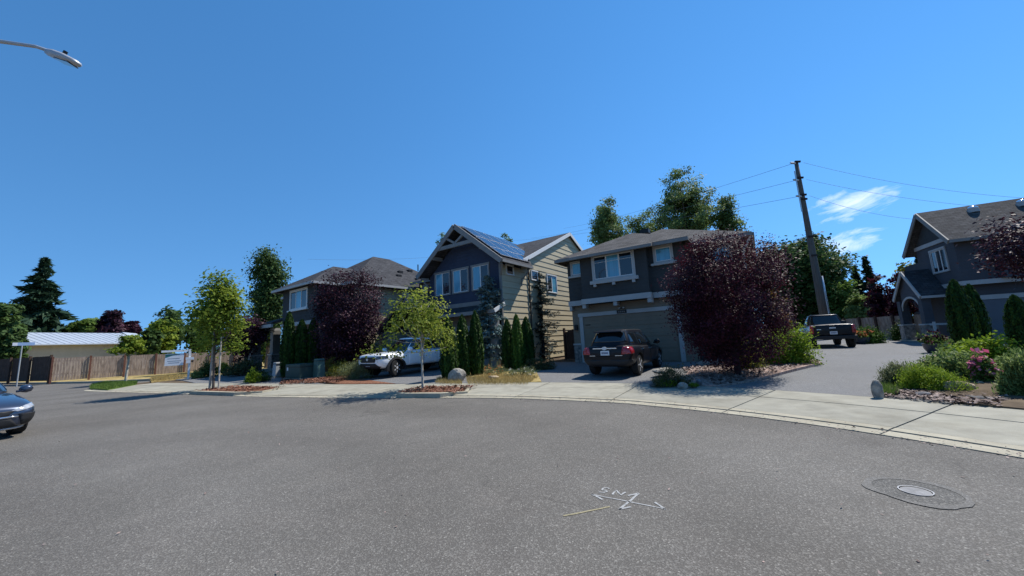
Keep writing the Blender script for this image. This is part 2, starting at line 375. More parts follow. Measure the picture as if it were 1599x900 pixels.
# ------------------------------------------------------------------ ground: kerb line of the turning circle
_k = [(-19, 44), (-22.2, 36), (-25.2, 29.5), (-26.0, 25.0), (-25.4, 22.2), (-23.9, 20.6), (-21.7, 19.45), (-18, 17.75), (-14.26, 16.01), (-10.92, 14.40), (-9.46, 13.72), (-5.98, 12.35), (-3.71, 11.62), (-2.13, 11.1), (-.15, 10.36), (2.16, 9.05), (2.97, 8.32), (3.9, 7.31), (4.87, 5.92), (5.61, 4.34), (6.1, 2.6), (6.3, .4), (5.8, -3), (4.2, -6.2), (1.2, -9.2), (-3, -11)]
def catmull(P, per=10):
    P = [np.array(p, float) for p in P]; P = [2 * P[0] - P[1]] + P + [2 * P[-1] - P[-2]]; out = []
    for i in range(1, len(P) - 2):
        for t in np.linspace(0, 1, per, endpoint=False):
            a, b, c, d = P[i - 1], P[i], P[i + 1], P[i + 2]
            out.append(.5 * ((2 * b) + (-a + c) * t + (2 * a - 5 * b + 4 * c - d) * t * t + (-a + 3 * b - 3 * c + d) * t ** 3))
    out.append(P[-2]); return np.array(out)
KERB = catmull(_k)
_seg = np.diff(KERB, axis=0); _len = np.hypot(_seg[:, 0], _seg[:, 1]); KS = np.concatenate([[0], np.cumsum(_len)])
_tan = np.gradient(KERB, axis=0); _tan /= np.linalg.norm(_tan, axis=1)[:, None]
_nor = np.stack([-_tan[:, 1], _tan[:, 0]], 1)      # land side
def kp(s, t):
    x = np.interp(s, KS, KERB[:, 0]); y = np.interp(s, KS, KERB[:, 1])
    nx = np.interp(s, KS, _nor[:, 0]); ny = np.interp(s, KS, _nor[:, 1]); l = math.hypot(nx, ny)
    return (x + nx / l * t, y + ny / l * t)
def ks_near(x, y):
    d = np.hypot(KERB[:, 0] - x, KERB[:, 1] - y); return KS[int(np.argmin(d))]
def kdist(x, y):
    p = np.array([x, y]); a = KERB[:-1]; t = np.clip(((p - a) * _seg).sum(1) / (_len ** 2 + 1e-9), 0, 1)
    q = a + _seg * t[:, None]; return float(np.hypot(q[:, 0] - x, q[:, 1] - y).min())
WALK = 3.05
def hz(x, y):
    t = kdist(x, y)
    if t <= WALK: return .012 + .014 * t
    return .055 + .018 * min(t - WALK, 10.0)
def drape(name, poly, dz, m, parent=None, grid=1.5, fn=None, kind='structure', label=None, skirt=True):
    bm = bmesh.new(); vs = [bm.verts.new((p[0], p[1], 0)) for p in poly]; f = bm.faces.new(vs); bm.normal_update()
    xs = [p[0] for p in poly]; ys = [p[1] for p in poly]
    bmesh.ops.triangulate(bm, faces=bm.faces[:], ngon_method='EAR_CLIP')
    for ax, lo, hi in ((0, min(xs), min(max(xs), 45)), (1, min(ys), min(max(ys), 50))):
        g = math.ceil(lo / grid) * grid
        while g < hi:
            co = (g, 0, 0) if ax == 0 else (0, g, 0); no = (1, 0, 0) if ax == 0 else (0, 1, 0)
            bmesh.ops.bisect_plane(bm, geom=bm.verts[:] + bm.edges[:] + bm.faces[:], plane_co=co, plane_no=no); g += grid
    for v in bm.verts: v.co.z = hz(v.co.x, v.co.y) + dz + (fn(v.co.x, v.co.y) if fn else 0)
    bmesh.ops.recalc_face_normals(bm, faces=bm.faces)
    if sum(f.normal.z for f in bm.faces) < 0: bmesh.ops.reverse_faces(bm, faces=bm.faces)
    if skirt:
        r = bmesh.ops.extrude_edge_only(bm, edges=[e_ for e_ in bm.edges if e_.is_boundary])
        for v in r['geom']:
            if isinstance(v, bmesh.types.BMVert): v.co.z -= .16
    me = bpy.data.meshes.new(name); bm.to_mesh(me); bm.free()
    o = link(name, me, m, parent)
    if parent is None: o['kind'] = kind
    if label: o['label'] = label
    return o

MB().add([(-1800, -1800, -.06), (1800, -1800, -.06), (1800, 1800, -.06), (-1800, 1800, -.06)], [(0, 1, 2, 3)]).build('ground', 'earth_grass')['kind'] = 'structure'
road = MB().add([(-140, -60, 0), (40, -60, 0), (40, 70, 0), (-140, 70, 0)], [(0, 1, 2, 3)]).build('road', 'asphalt'); road['kind'] = 'structure'
s_land = [kp(s, .30) for s in np.linspace(0.01, KS[-1], 130)]
land = drape('land', s_land + [(10, -40), (120, -40), (120, 140), (-19, 140)], -.02, 'soil', grid=2.5, skirt=False)

# walk: gutter strip, kerb strip, two rows of cast slabs
S0 = ks_near(-24.2, 20.9); S1 = KS[-1] - .2
walk = empty('sidewalk'); walk['kind'] = 'structure'
def strip(name, sa, sb, t0, t1, z0, z1, m, parent, th=.08, n=6):
    mb = MB(); a = []; b = []
    for s in np.linspace(sa, sb, n):
        p = kp(s, t0); q = kp(s, t1); a.append((p[0], p[1])); b.append((q[0], q[1]))
    out = a + b[::-1]; top = [(p[0], p[1], z0) for p in a] + [(p[0], p[1], z1) for p in b[::-1]]
    vs = top + [(x, y, z - th) for x, y, z in top]; nn = n; N = 2 * n
    fs = [(i, N - 1 - i, N - 2 - i, i + 1) for i in range(n - 1)]
    fs += [(i, (i + 1) % N, N + (i + 1) % N, N + i) for i in range(N)]
    return mb.add(vs, fs).build(name, m, parent)
def wz(t): return .022 + .014 * t
js = [ks_near(-.06, 10.5), ks_near(2.21, 9.1), ks_near(3.93, 7.36), ks_near(5.13, 5.38)]
cuts = [S0]
x_ = js[0]
left = []
while x_ > S0 + 1.5: left.append(x_); x_ -= 2.72
cuts += left[::-1] + js[1:]
x_ = js[-1] + 2.6
while x_ < S1 - 1: cuts.append(x_); x_ += 2.6
cuts.append(S1)
G = .012
rng0 = random.Random(4)
for a, b in zip(cuts[:-1], cuts[1:]):
    j = rng0.uniform(-.003, .003)
    strip('gutter_slab', a + G, b - G, .0, .27, .012, .016, 'concrete_curb', walk)
    strip('kerb_slab', a + G, b - G, .305, .50, .026, .030, 'concrete_curb', walk)
    strip('walk_slab', a + G, b - G, .52, 1.98, wz(.52) + j, wz(1.98) + j, 'concrete', walk)
    mid = (a + b) / 2 + .3
    strip('walk_slab', a + G, b - G, 2.0, WALK, wz(2.0) - j, wz(WALK) - j, 'concrete', walk)
strip('joint_bed', S0, S1, .0, WALK - .02, .004, wz(WALK) - .016, 'joint', walk, .03, 90)
# the pavement of the other side of the circle, beyond the frame
opp = MB(); oa = []; ob = []
for t in np.linspace(R_(158), R_(262), 30):
    oa.append((-5.3 + 12.4 * math.cos(t), .4 + 12.4 * math.sin(t), .1)); ob.append((-5.3 + 14.4 * math.cos(t), .4 + 14.4 * math.sin(t), .13))
opp.prism([(x, y, -.02) for x, y, z in oa + ob[::-1]], oa + ob[::-1]).build('far_sidewalk', 'concrete')['kind'] = 'structure'
# far side of the cross street: kerb, verge
fk = [gnd(-200, 603), gnd(-60, 600.5), gnd(0, 600), gnd(60, 600), gnd(140, 598.5), gnd(230, 595), gnd(330, 590.5), gnd(420, 584.5)]
fk = [(p.x, p.y) for p in fk]
fdir = Vector((-.52, .85, 0))
verge = MB().prism([(x, y, -.03) for x, y in fk] + [(x - 26, y + 46, -.03) for x, y in fk[::-1]], [(x, y, .1) for x, y in fk] + [(x - 26, y + 46, .4) for x, y in fk[::-1]]).build('verge', 'drygrass'); verge['kind'] = 'structure'
far_kerb = MB()
for p, q in zip(fk[:-1], fk[1:]): far_kerb.beam((p[0], p[1], .06), (q[0], q[1], .06), .22, .16)
far_kerb.build('far_kerb', 'concrete')['kind'] = 'structure'

# ------------------------------------------------------------------ drives, beds, markings
def gp(x, y, z=.09): p = gnd(x, y, z); return (p.x, p.y)
AZ2 = R_(35); H2C = Vector((-.61, 20.49, 0)); AZ3 = R_(34); H3C = Vector((3.17, 20.25, 0))
AZ1 = R_(35); H1C = Vector((-16.60, 26.18, 0)); AZ4 = R_(27); H4C = Vector((24.76, 20.27, 0))
def loc(C, a, u, v): return (C.x + u * math.cos(a) + v * math.sin(a), C.y - u * math.sin(a) + v * math.cos(a))
def walkback(x0, y0, x1, y1, n=10):
    a, b = ks_near(x0, y0), ks_near(x1, y1); return [kp(s, WALK + .01) for s in np.linspace(a, b, n)]
drape('driveway', walkback(-.3, 10.4, 3.1, 8.1) + [loc(H3C, AZ3, 6.0, .5), loc(H3C, AZ3, -1.8, .5), gp(858, 571, .15), gp(838, 581, .12)], .012, 'drive')
drape('driveway', walkback(-5.2, 12.1, -2.1, 11.1, 6) + [loc(H2C, AZ2, -1.5, -2.2), loc(H2C, AZ2, -1.5, .2), loc(H2C, AZ2, -5.95, .2), loc(H2C, AZ2, -6.6, -4.5), gp(505, 597, .1)], .012, 'drive')
drape('driveway', walkback(-19.5, 18.5, -9.6, 13.8, 8) + [gp(436, 589, .12), gp(440, 578, .2), gp(330, 577, .2), gp(270, 590, .15)], .012, 'drive')
drape('driveway', walkback(3.75, 7.5, 5.08, 5.5, 8) + [gp(1386, 599, .12), gp(1440, 566, .18), gp(1478, 552, .2), gp(1470, 540, .23), gp(1400, 525.5, .23), gp(1330, 524, .23), gp(1236, 528, .23), gp(1240, 548, .2), gp(1283, 569, .18), gp(1185, 593, .13), gp(1120, 603, .1)], .012, 'drive')
# planting beds
def mound(cx, cy, r, h): return lambda x, y: h * max(0, 1 - ((x - cx) ** 2 + (y - cy) ** 2) / r ** 2)
drape('planting_bed', walkback(-8.9, 13.4, -6.0, 12.3, 5) + [gp(545, 590, .12), gp(560, 574, .2), gp(440, 578, .2), gp(440, 590, .12)], .03, 'mulch', grid=1.0)
drape('planting_bed', walkback(-1.7, 10.9, -.45, 10.5, 4) + [gp(838, 582, .12), gp(858, 572, .15), loc(H2C, AZ2, 1.0, 0), loc(H2C, AZ2, -1.4, 0), loc(H2C, AZ2, -1.4, -3)], .03, 'drygrass', grid=1.0)
drape('planting_bed', walkback(2.55, 8.65, 3.65, 7.6, 4) + [gp(1120, 602, .1), gp(1185, 592, .13), gp(1285, 569.5, .18), gp(1240, 549, .2), gp(1200, 545, .25), loc(H3C, AZ3, 6.1, .4)], .022, 'mulch_pale', grid=1.0, fn=mound(9, 13, 4.0, .08))
drape('planting_bed', walkback(5.15, 5.3, 5.75, 3.9, 4) + [gp(1900, 640), gp(1750, 560, .2), gp(1500, 546, .22), gp(1470, 553, .2), gp(1440, 567, .18), gp(1387, 600, .12)], .035, 'soil', grid=1.0, fn=mound(11, 9, 4, .12))
drape('lawn', [gp(140, 607.5, .05), gp(168, 609, .05), gp(213, 600, .1), gp(214, 596, .1), gp(165, 597, .1), gp(143, 602, .06)], .06, 'lawn', grid=1.0)
drape('verge_patch', [gp(236, 596, .1), gp(300, 588, .15), gp(296, 582, .15), gp(235, 590, .1)], .05, 'drygrass', grid=1.0)

def planter(xa, ya, xb, yb, label):
    a, b = ks_near(*gp(xa, ya, 0)), ks_near(*gp(xb, yb, 0)); e = empty('kerbed_planter', label=label, cat='planter', group='kerbed tree planters in the pavement')
    st = [(s, .02) for s in np.linspace(a, b, 8)] + [(b + .55, .75), (b + .25, 1.55), (b - .3, 1.95)] + [(s, 2.05) for s in np.linspace(b - .8, a + .6, 5)] + [(a - .1, 1.7), (a - .35, .9)]
    cx = sum(p[0] for p in st) / len(st); cy = sum(p[1] for p in st) / len(st)
    def sh(k): return [(s + (cx - s) * k * .5 / max(.5, (b - a) / 2), t + (cy - t) * k) for s, t in st]
    outer = [kp(*p) for p in st]; inner = [kp(*p) for p in sh(.16)]; inner2 = [kp(*p) for p in sh(.17)]
    mb = MB(); n = len(st); zt = []
    for i, (s, t) in enumerate(st): zt.append(.135 if t < .5 else .085)
    vs = [(p[0], p[1], -.03) for p in outer] + [(p[0], p[1], z) for p, z in zip(outer, zt)] + [(p[0], p[1], z + .004) for p, z in zip(inner, zt)] + [(p[0], p[1], -.03) for p in inner]
    fs = []
    for i in range(n):
        j = (i + 1) % n
        for k in range(3): fs.append((k * n + i, k * n + j, (k + 1) * n + j, (k + 1) * n + i))
    mb.add(vs, fs).build('kerb_ring', 'concrete_curb', e)
    MB().prism([(p[0], p[1], -.02) for p in inner2], [(p[0], p[1], z - .01) for p, z in zip(inner2, zt)]).build('mulch_bed', 'mulch', e)
    rg = np.random.default_rng(int(xa)); N = 900; P = []
    while len(P) < N:
        s = rg.uniform(a - .3, b + .4); t = rg.uniform(.3, 1.8); P.append((*kp(s, t), .12))
    chips(P, e, rg, 'chip', .07)
    return e
def chips(P, parent, rg, m, size):
    P = np.array(P); N = len(P); V = np.zeros((N, 4, 3)); a = rg.uniform(0, 6.28, N); ti = rg.normal(0, .5, N)
    d = np.stack([np.cos(a), np.sin(a), ti * .6], 1); e = np.stack([-np.sin(a), np.cos(a), rg.normal(0, .4, N)], 1)
    L = rg.uniform(.5, 1.2, N)[:, None] * size; W = rg.uniform(.2, .5, N)[:, None] * size
    V[:, 0] = P - d * L; V[:, 1] = P + e * W; V[:, 2] = P + d * L; V[:, 3] = P - e * W
    V[:, :, 2] += rg.uniform(0, .03, N)[:, None]
    me = np_mesh('bark_chips', V.reshape(-1, 3), np.arange(4 * N).reshape(N, 4), np.repeat(rg.uniform(0, 1, N), 4))
    o = link('bark_chips', me, m, parent); o['kind'] = 'stuff'; return o
def chips_px(polys, n, seed, m, size, label, dz=.045, fn=None):
    rg = np.random.default_rng(seed); P = []
    xs = [p[0] for p in polys]; ys = [p[1] for p in polys]
    def inside(x, y):
        c = False; k = len(polys)
        for i in range(k):
            x1, y1 = polys[i]; x2, y2 = polys[(i + 1) % k]
            if (y1 > y) != (y2 > y) and x < (x2 - x1) * (y - y1) / (y2 - y1) + x1: c = not c
        return c
    while len(P) < n:
        x, y = rg.uniform(min(xs), max(xs)), rg.uniform(min(ys), max(ys))
        if inside(x, y): P.append((x, y, hz(x, y) + dz + (fn(x, y) if fn else 0)))
    o = chips(P, None, rg, m, size); tag(o, label, 'mulch', kind='stuff'); return o
planter(296, 616, 362, 619, 'long kerbed planter of red bark under the bushy left street tree')
planter(622, 622, 695, 620.5, 'short kerbed planter of bark under the thin young street tree')
chips_px([gp(437, 600, .1), gp(530, 597, .1), gp(548, 590, .12), gp(505, 586, .15), gp(442, 588, .12)], 2600, 3, 'chip', .08, 'red brown bark chips strewn beside the green utility boxes')
chips_px([gp(1120, 601, .1), gp(1185, 591, .13), gp(1282, 569, .18), gp(1240, 551, .2), gp(1150, 562, .2), gp(1060, 575, .2)], 5000, 5, 'chip_pale', .07, 'pale pinkish bark chips under the big purple plum', .03, mound(9, 13, 4.0, .08))
chips_px([gp(1366, 617, .1), gp(1470, 628, .1), gp(1560, 634, .1), gp(1590, 612, .12), gp(1480, 600, .12), gp(1395, 600, .12)], 2200, 6, 'chip_pale', .06, 'pale bark and leaf litter along the edge of the right garden bed', .05)

def ribbon(mb, pts, w, z=.004, taper=True):
    pts = [Vector((p[0], p[1], 0)) for p in pts]; L = []; Rr = []
    for i, p in enumerate(pts):
        d = (pts[min(i + 1, len(pts) - 1)] - pts[max(i - 1, 0)]); d.z = 0; d.normalize(); n = Vector((-d.y, d.x, 0)) * (w / 2)
        L.append((p.x + n.x, p.y + n.y, z)); Rr.append((p.x - n.x, p.y - n.y, z))
    n = len(pts); mb.add(L + Rr, [(i, i + 1, n + i + 1, n + i) for i in range(n - 1)])
def zp(x, y): return gp(860 + x / 7.268, 740 + y / 7.268, 0)   # survey of the chalk marks
def rough(pts, rg, w):
    out = []
    for (x0, y0), (x1, y1) in zip(pts[:-1], pts[1:]):
        for t in np.linspace(0, 1, 6)[:-1]: out.append((x0 + (x1 - x0) * t + rg.uniform(-w, w), y0 + (y1 - y0) * t + rg.uniform(-w, w)))
    return out + [pts[-1]]
rgm = random.Random(2)
mark = empty('spray_marking', (0, 0, 0), 0, 'white sprayed survey arrows with letters on the near asphalt', 'road marking')
ar = [[(457, 235), (1305, 405)], [(460, 232), (590, 297)], [(1305, 408), (1180, 325)], [(1000, 228), (780, 408)], [(1000, 226), (875, 252)], [(780, 408), (910, 380)]]
for k, pl in enumerate(ar):
    mb = MB(); ribbon(mb, rough([zp(*p) for p in pl], rgm, .004), .016 if k == 0 else .023); mb.build('arrow_stroke', 'paint_white', mark)
for name, pl in (('letter_s', [(548, 212), (600, 216), (640, 206), (625, 192), (580, 186), (596, 168), (640, 162), (668, 176)]), ('letter_n', [(700, 240), (722, 212), (745, 190), (772, 222), (800, 246), (826, 224), (852, 212)])):
    mb = MB(); ribbon(mb, [zp(*p) for p in pl], .02); mb.build(name, 'paint_white', mark)
mb = MB(); ribbon(mb, rough([zp(140, 482), zp(420, 428), zp(670, 378)], rgm, .004), .022)
tag(mb.build('spray_line', 'paint_yellow'), 'faded yellow sprayed line beside the white arrows on asphalt', 'road marking')
# manhole
mc = (Vector(gp(1430, 768, 0)).to_3d()); r_in = .5 * (Vector(gp(1403, 765.5, 0)) - Vector(gp(1458, 771.5, 0))).length
man = empty('manhole', (mc.x, mc.y, 0), 0, 'round iron manhole cover set in a patched ring of the asphalt', 'manhole')
rg = np.random.default_rng(1)
def disc(r0, r1, z, jit, n=40, sx=1.0):
    mb = MB(); a = []; b = []
    for k in range(n):
        t = 2 * math.pi * k / n; j = 1 + jit * (math.sin(3 * t + 1) + .6 * math.sin(5 * t) + rg.uniform(-.5, .5))
        a.append((r0 * math.cos(t) * sx, r0 * math.sin(t), z)); b.append((r1 * j * math.cos(t) * sx, r1 * j * math.sin(t), z))
    return mb.add(a + b, [(k, (k + 1) % n, n + (k + 1) % n, n + k) for k in range(n)])
r_p = r_in * 2.75
disc(r_in * 1.0, r_p, .004, .02).build('asphalt_patch', 'asphalt_patch', man)
disc(r_p * .92, r_p * 1.10, .007, .05).build('seal_ring', 'asphalt_seal', man)
disc(r_in * .93, r_in * 1.02, .013, 0).build('frame_ring', 'iron_bright', man)
MB().lathe([(r_in * .88, -.02), (r_in * .88, .006), (.001, .010)], 36).build('cover', 'iron', man)

# ------------------------------------------------------------------ house kit
def F_front(v): return lambda a, b, o: (a, v - o, b)
def F_side(u): return lambda a, b, o: (u + o, a, b)
def F_left(u): return lambda a, b, o: (u - o, a, b)
def fbox(mb, fr, a0, a1, b0, b1, o0, o1):
    q = [(a0, b0), (a1, b0), (a1, b1), (a0, b1)]
    return mb.prism([fr(a, b, o0) for a, b in q], [fr(a, b, o1) for a, b in q])
def fpoly(mb, fr, poly, o0, o1): return mb.prism([fr(a, b, o0) for a, b in poly], [fr(a, b, o1) for a, b in poly])
def window(house, fr, a0, a1, b0, b1, panes=1, mats=('glass_dark',), trim=.10, tm='trim', sill=0.0, head=0.0, bars=False, brackets=False):
    mb = MB(); t = trim
    fbox(mb, fr, a0, a0 + t, b0, b1, -.01, .055); fbox(mb, fr, a1 - t, a1, b0, b1, -.01, .055)
    fbox(mb, fr, a0 - head, a1 + head, b1, b1 + t * 1.1, -.01, .065); fbox(mb, fr, a0 + t, a1 - t, b0, b0 + t * .7, -.01, .05)
    w = mb.build('window', tm, house)
    x0, x1, z0, z1 = a0 + t, a1 - t, b0 + t * .7, b1; wd = (x1 - x0) / panes
    for k in range(panes):
        p0, p1 = x0 + wd * k, x0 + wd * (k + 1)
        fbox(MB(), fr, p0 + .02, p1 - .02, z0 + .02, z1 - .02, -.01, .012).build('pane', mats[k % len(mats)], w)
        sb = MB(); s_ = .035
        fbox(sb, fr, p0, p0 + s_, z0, z1, 0, .028); fbox(sb, fr, p1 - s_, p1, z0, z1, 0, .028)
        fbox(sb, fr, p0 + s_, p1 - s_, z0, z0 + s_, 0, .028); fbox(sb, fr, p0 + s_, p1 - s_, z1 - s_, z1, 0, .028)
        if bars: fbox(sb, fr, p0 + s_, p1 - s_, z1 - .32, z1 - .30, 0, .02)
        sb.build('sash', 'trim_bright', w)
    if sill:
        fbox(MB(), fr, a0 - .12, a1 + .12, b0 - sill, b0 - .004, -.01, .16).build('sill', tm, w)
    if brackets:
        for x in (a0 + .12, (a0 + a1) / 2, a1 - .12): fbox(MB(), fr, x - .07, x + .07, b0 - sill - .14, b0 - sill - .002, -.01, .13).build('sill_bracket', tm, w)
    return w
def slope(house, pts, m='shingle_grey', th=.16, name='roof_slope'):
    P = [Vector(p) for p in pts]; n = Vector((0, 0, 0))
    for i in range(len(P)): n += P[i].cross(P[(i + 1) % len(P)])
    n.normalize()
    if n.z < 0: P = P[::-1]; n = -n
    h = Vector((0, 0, 1)).cross(n); h = h.normalized() if h.length > 1e-4 else Vector((1, 0, 0)); up = n.cross(h)
    mb = MB().prism([p - Vector((0, 0, th)) for p in P], P); me = mb.mesh(name)
    uv = me.uv_layers.new(name='UVMap')
    for l in me.loops: c = me.vertices[l.vertex_index].co; uv.data[l.index].uv = (c.dot(h), c.dot(up))
    return link(name, me, m, house)
def board(house, name, p0, p1, w, h, m='trim', up=(0, 0, 1)): return MB().beam(p0, p1, w, h, up).build(name, m, house)
def clip(poly, b0, b1):
    def cut(P, keep):
        out = []
        for i in range(len(P)):
            a, b = P[i], P[(i + 1) % len(P)]; ka, kb = keep(a), keep(b)
            if ka >= 0: out.append(a)
            if (ka >= 0) != (kb >= 0):
                t = ka / (ka - kb); out.append((a[0] + (b[0] - a[0]) * t, a[1] + (b[1] - a[1]) * t))
        return out
    P = cut(poly, lambda p: p[1] - b0); return cut(P, lambda p: b1 - p[1]) if P else P
def siding(house, fr, poly, exp, m):
    z = min(p[1] for p in poly); zt = max(p[1] for p in poly)
    while z < zt - .03:
        P = clip(poly, z, z + exp)
        if len(P) >= 3:
            P2 = [p for i, p in enumerate(P) if math.dist(p, P[i - 1]) > 1e-4]
            if len(P2) >= 3: MB().prism([fr(a, b, 0) for a, b in P2], [fr(a, b, .036 - .028 * (b - z) / exp) for a, b in P2]).build('siding_board', m, house)
        z += exp
def hip(house, u0, u1, v0, v1, z, pitch, m, along='v', front_only=False, fascia='trim', th=.16, sides='FBLR'):
    "hip roof over an eave rectangle; ridge along v (depth) or u"
    if along == 'v':
        hw = (u1 - u0) / 2; um = (u0 + u1) / 2; zr = z + hw * pitch; a = (um, v0 + hw, zr); b = (um, max(v1 - (0 if front_only else hw), v0 + hw + .01), zr)
        slope(house, [(u0, v0, z), (u1, v0, z), a], m, th)
        slope(house, [(u1, v0, z), (u1, v1, z), b, a], m, th); slope(house, [(u0, v1, z), (u0, v0, z), a, b], m, th)
        if not front_only: slope(house, [(u1, v1, z), (u0, v1, z), b], m, th)
    else:
        hw = (v1 - v0) / 2; vm = (v0 + v1) / 2; zr = z + hw * pitch; a = (u0 + hw, vm, zr); b = (u1 - hw, vm, zr)
        slope(house, [(u0, v0, z), (u1, v0, z), b, a], m, th); slope(house, [(u1, v1, z), (u0, v1, z), a, b], m, th)
        slope(house, [(u0, v1, z), (u0, v0, z), a], m, th); slope(house, [(u1, v0, z), (u1, v1, z), b], m, th)
    o = .02; zf = z - .12
    if 'F' in sides: board(house, 'gutter', (u0 - o, v0 - .05, zf), (u1 + o, v0 - .05, zf), .09, .16, fascia)
    if 'R' in sides: board(house, 'gutter', (u1 + .05, v0, zf), (u1 + .05, v1, zf), .09, .16, fascia)
    if 'L' in sides: board(house, 'gutter', (u0 - .05, v0, zf), (u0 - .05, v1, zf), .09, .16, fascia)
    return a, b
def vent(house, u, v, z, m='black'):
    MB().lathe([(.14, -.1), (.14, .12), (.2, .13), (.2, .2), (.05, .24)], 12, c=(u, v, z)).build('roof_vent', m, house)
def box_vent(house, u, v, z, s=.2, m='black'):
    MB().box(u - s, u + s, v - s, v + s, z - .15, z + .10).build('roof_vent', m, house)

# ------------------------------------------------------------------ house on the far left (1)
h = h1 = empty('house', (H1C.x, H1C.y, .24), -AZ1, 'dark grey two-storey hip-roofed house farthest left behind the tall hedge columns', 'house')
MB().box(-3.1, 5.9, 1.9, 12.5, -.5, 5.75).build('wall', 'slate_siding', h)
MB().box(-.0, 4.8, .0, 1.897, 3.3, 5.75).build('bay_wall', 'slate_siding', h)
MB().box(.1, 4.7, .3, 1.897, -.5, 3.05).build('lower_wall', 'taupe_siding', h)
fbox(MB(), F_front(0), -.05, 4.85, 3.05, 3.3, -.3, .05).build('belly_band', 'trim', h)
fbox(MB(), F_side(4.8), .003, 1.9, 3.05, 3.3, -.05, .05).build('belly_band', 'trim', h)
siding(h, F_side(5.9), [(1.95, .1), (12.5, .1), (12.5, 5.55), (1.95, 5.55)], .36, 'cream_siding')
window(h, F_front(0), 1.12, 3.62, 4.15, 5.45, 3, ('glass_dark', 'glass_sky_blind', 'glass_dark'), .11, 'trim_bright', sill=.09)
hip(h, -3.55, 6.4, 1.4, 13.0, 5.75, .66, 'shingle_grey', 'v', fascia='trim')
hip(h, -.5, 5.25, -.5, 5.0, 5.75, .60, 'shingle_grey', 'v', True, 'trim')
# porch at the left
slope(h, [(-5.0, -.7, 3.42), (0.0, -.7, 3.42), (0.0, 1.88, 4.35), (-3.1, 1.88, 4.35), (-5.0, 1.88, 3.9)], 'shingle_grey', .14, 'porch_roof')
board(h, 'porch_beam', (-5.0, -.66, 3.2), (0, -.66, 3.2), .14, .22, 'trim'); board(h, 'porch_beam', (-4.95, -.5, 3.2), (-4.95, 1.9, 3.2), .14, .22, 'trim')
for u, v in ((-3.2, -.45), (-4.75, 1.5)):
    c = MB().box(u - .27, u + .27, v - .27, v + .27, 1.2, 3.09).build('porch_column', 'trim_grey', h)
    MB().box(u - .36, u + .36, v - .36, v + .36, -.4, 1.12).build('stone_base', 'stone', c); MB().box(u - .4, u + .4, v - .4, v + .4, 1.12, 1.2).build('base_cap', 'trim', c)
MB().box(-5.0, 0, -.8, 1.88, -.4, .08).build('porch_floor', 'concrete', h)
fbox(MB(), F_front(1.9), -2.4, -1.4, .1, 2.2, 0, .06).build('front_door', 'black', h)
for u, v, z in ((4.6, 6.5, 6.85), (4.9, 8.2, 6.7), (3.9, 7.2, 7.35), (3.4, 8.6, 7.7)): box_vent(h, u, v, z + .04, .2)
for u, v, z in ((2.9, 10, 8.0), (2.6, 11.2, 8.2)): MB().tube([(u, v, z), (u, v, z + .6)], .05, 8).build('vent_pipe', 'black', h)

# ------------------------------------------------------------------ house with the trussed gable (2)
h = h2 = empty('house', (H2C.x, H2C.y, .22), -AZ2, 'navy gabled house with solar panels and cream lap-sided flank', 'house')
ZE = 5.80; GP = (8.53 - ZE) / 3.45
MB().box(-9.5, -.02, 2.2, 16.0, -.5, 6.15).build('wall', 'navy_siding', h)
mb = MB(); prof = [(-5.85, 3.75), (-.02, 3.75), (-.02, ZE - .1), (-2.8, 8.1), (-5.85, ZE - .1)]
mb.prism([(a, 0, b) for a, b in prof], [(a, 2.197, b) for a, b in prof]).build('gable_wall', 'navy_siding', h)
mb = MB(); prof = [(2.25, 6.15), (15.9, 6.15), (9.1, 9.35)]
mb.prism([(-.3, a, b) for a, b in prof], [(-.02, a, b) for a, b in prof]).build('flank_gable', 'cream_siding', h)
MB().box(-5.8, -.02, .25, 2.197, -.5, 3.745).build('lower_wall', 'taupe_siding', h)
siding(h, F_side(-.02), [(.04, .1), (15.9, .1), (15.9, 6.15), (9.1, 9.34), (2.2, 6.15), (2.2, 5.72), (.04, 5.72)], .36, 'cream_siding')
fbox(MB(), F_side(-.02), -.05, .05, .1, 5.75, -.06, .07).build('corner_board', 'trim_grey', h)
# front roof: ridge runs back
ap, vE = 8.53, -.75; vB = 6.9
slope(h, [(.65, vE, ZE), (.65, 2.45, ZE), (-2.8, vB, ap), (-2.8, vE, ap)], 'shingle_grey', .14)
slope(h, [(-6.25, vE, ZE), (-2.8, vE, ap), (-2.8, vB, ap), (-6.25, 2.45, ZE)], 'shingle_grey', .14)
# rear roof: ridge runs across
slope(h, [(-9.9, 1.75, 6.12), (-6.2, 1.75, 6.12), (-6.2, 9.1, 9.5), (-9.9, 9.1, 9.5)], 'shingle_grey', .16)
slope(h, [(-6.2, 1.75, 6.12), (.2, 1.75, 6.12), (.2, 9.1, 9.5), (-6.2, 9.1, 9.5)], 'shingle_grey', .16)
slope(h, [(.2, 16.4, 6.12), (-9.9, 16.4, 6.12), (-9.9, 9.1, 9.5), (.2, 9.1, 9.5)], 'shingle_grey', .16)
board(h, 'rake_board', (.2, 1.75, 6.0), (.2, 9.1, 9.38), .05, .24, 'trim_bright'); board(h, 'rake_board', (.2, 16.4, 6.0), (.2, 9.1, 9.38), .05, .24, 'trim_bright')
board(h, 'gutter', (-9.95, 1.72, 6.0), (-6.1, 1.72, 6.0), .1, .16, 'trim_grey')
board(h, 'gutter', (.70, vE, ZE - .1), (.70, 2.4, ZE - .1), .1, .14, 'trim_grey')
yb = vE - .03
board(h, 'rake_board', (.66, yb, ZE - .12), (-2.8, yb, ap - .12), .06, .30, 'trim_grey'); board(h, 'rake_board', (-6.26, yb, ZE - .12), (-2.8, yb, ap - .12), .06, .30, 'trim_grey')
tr = MB().beam((-4.25, yb + .06, 7.22), (-1.35, yb + .06, 7.22), .12, .22).build('truss', 'trim_grey', h)
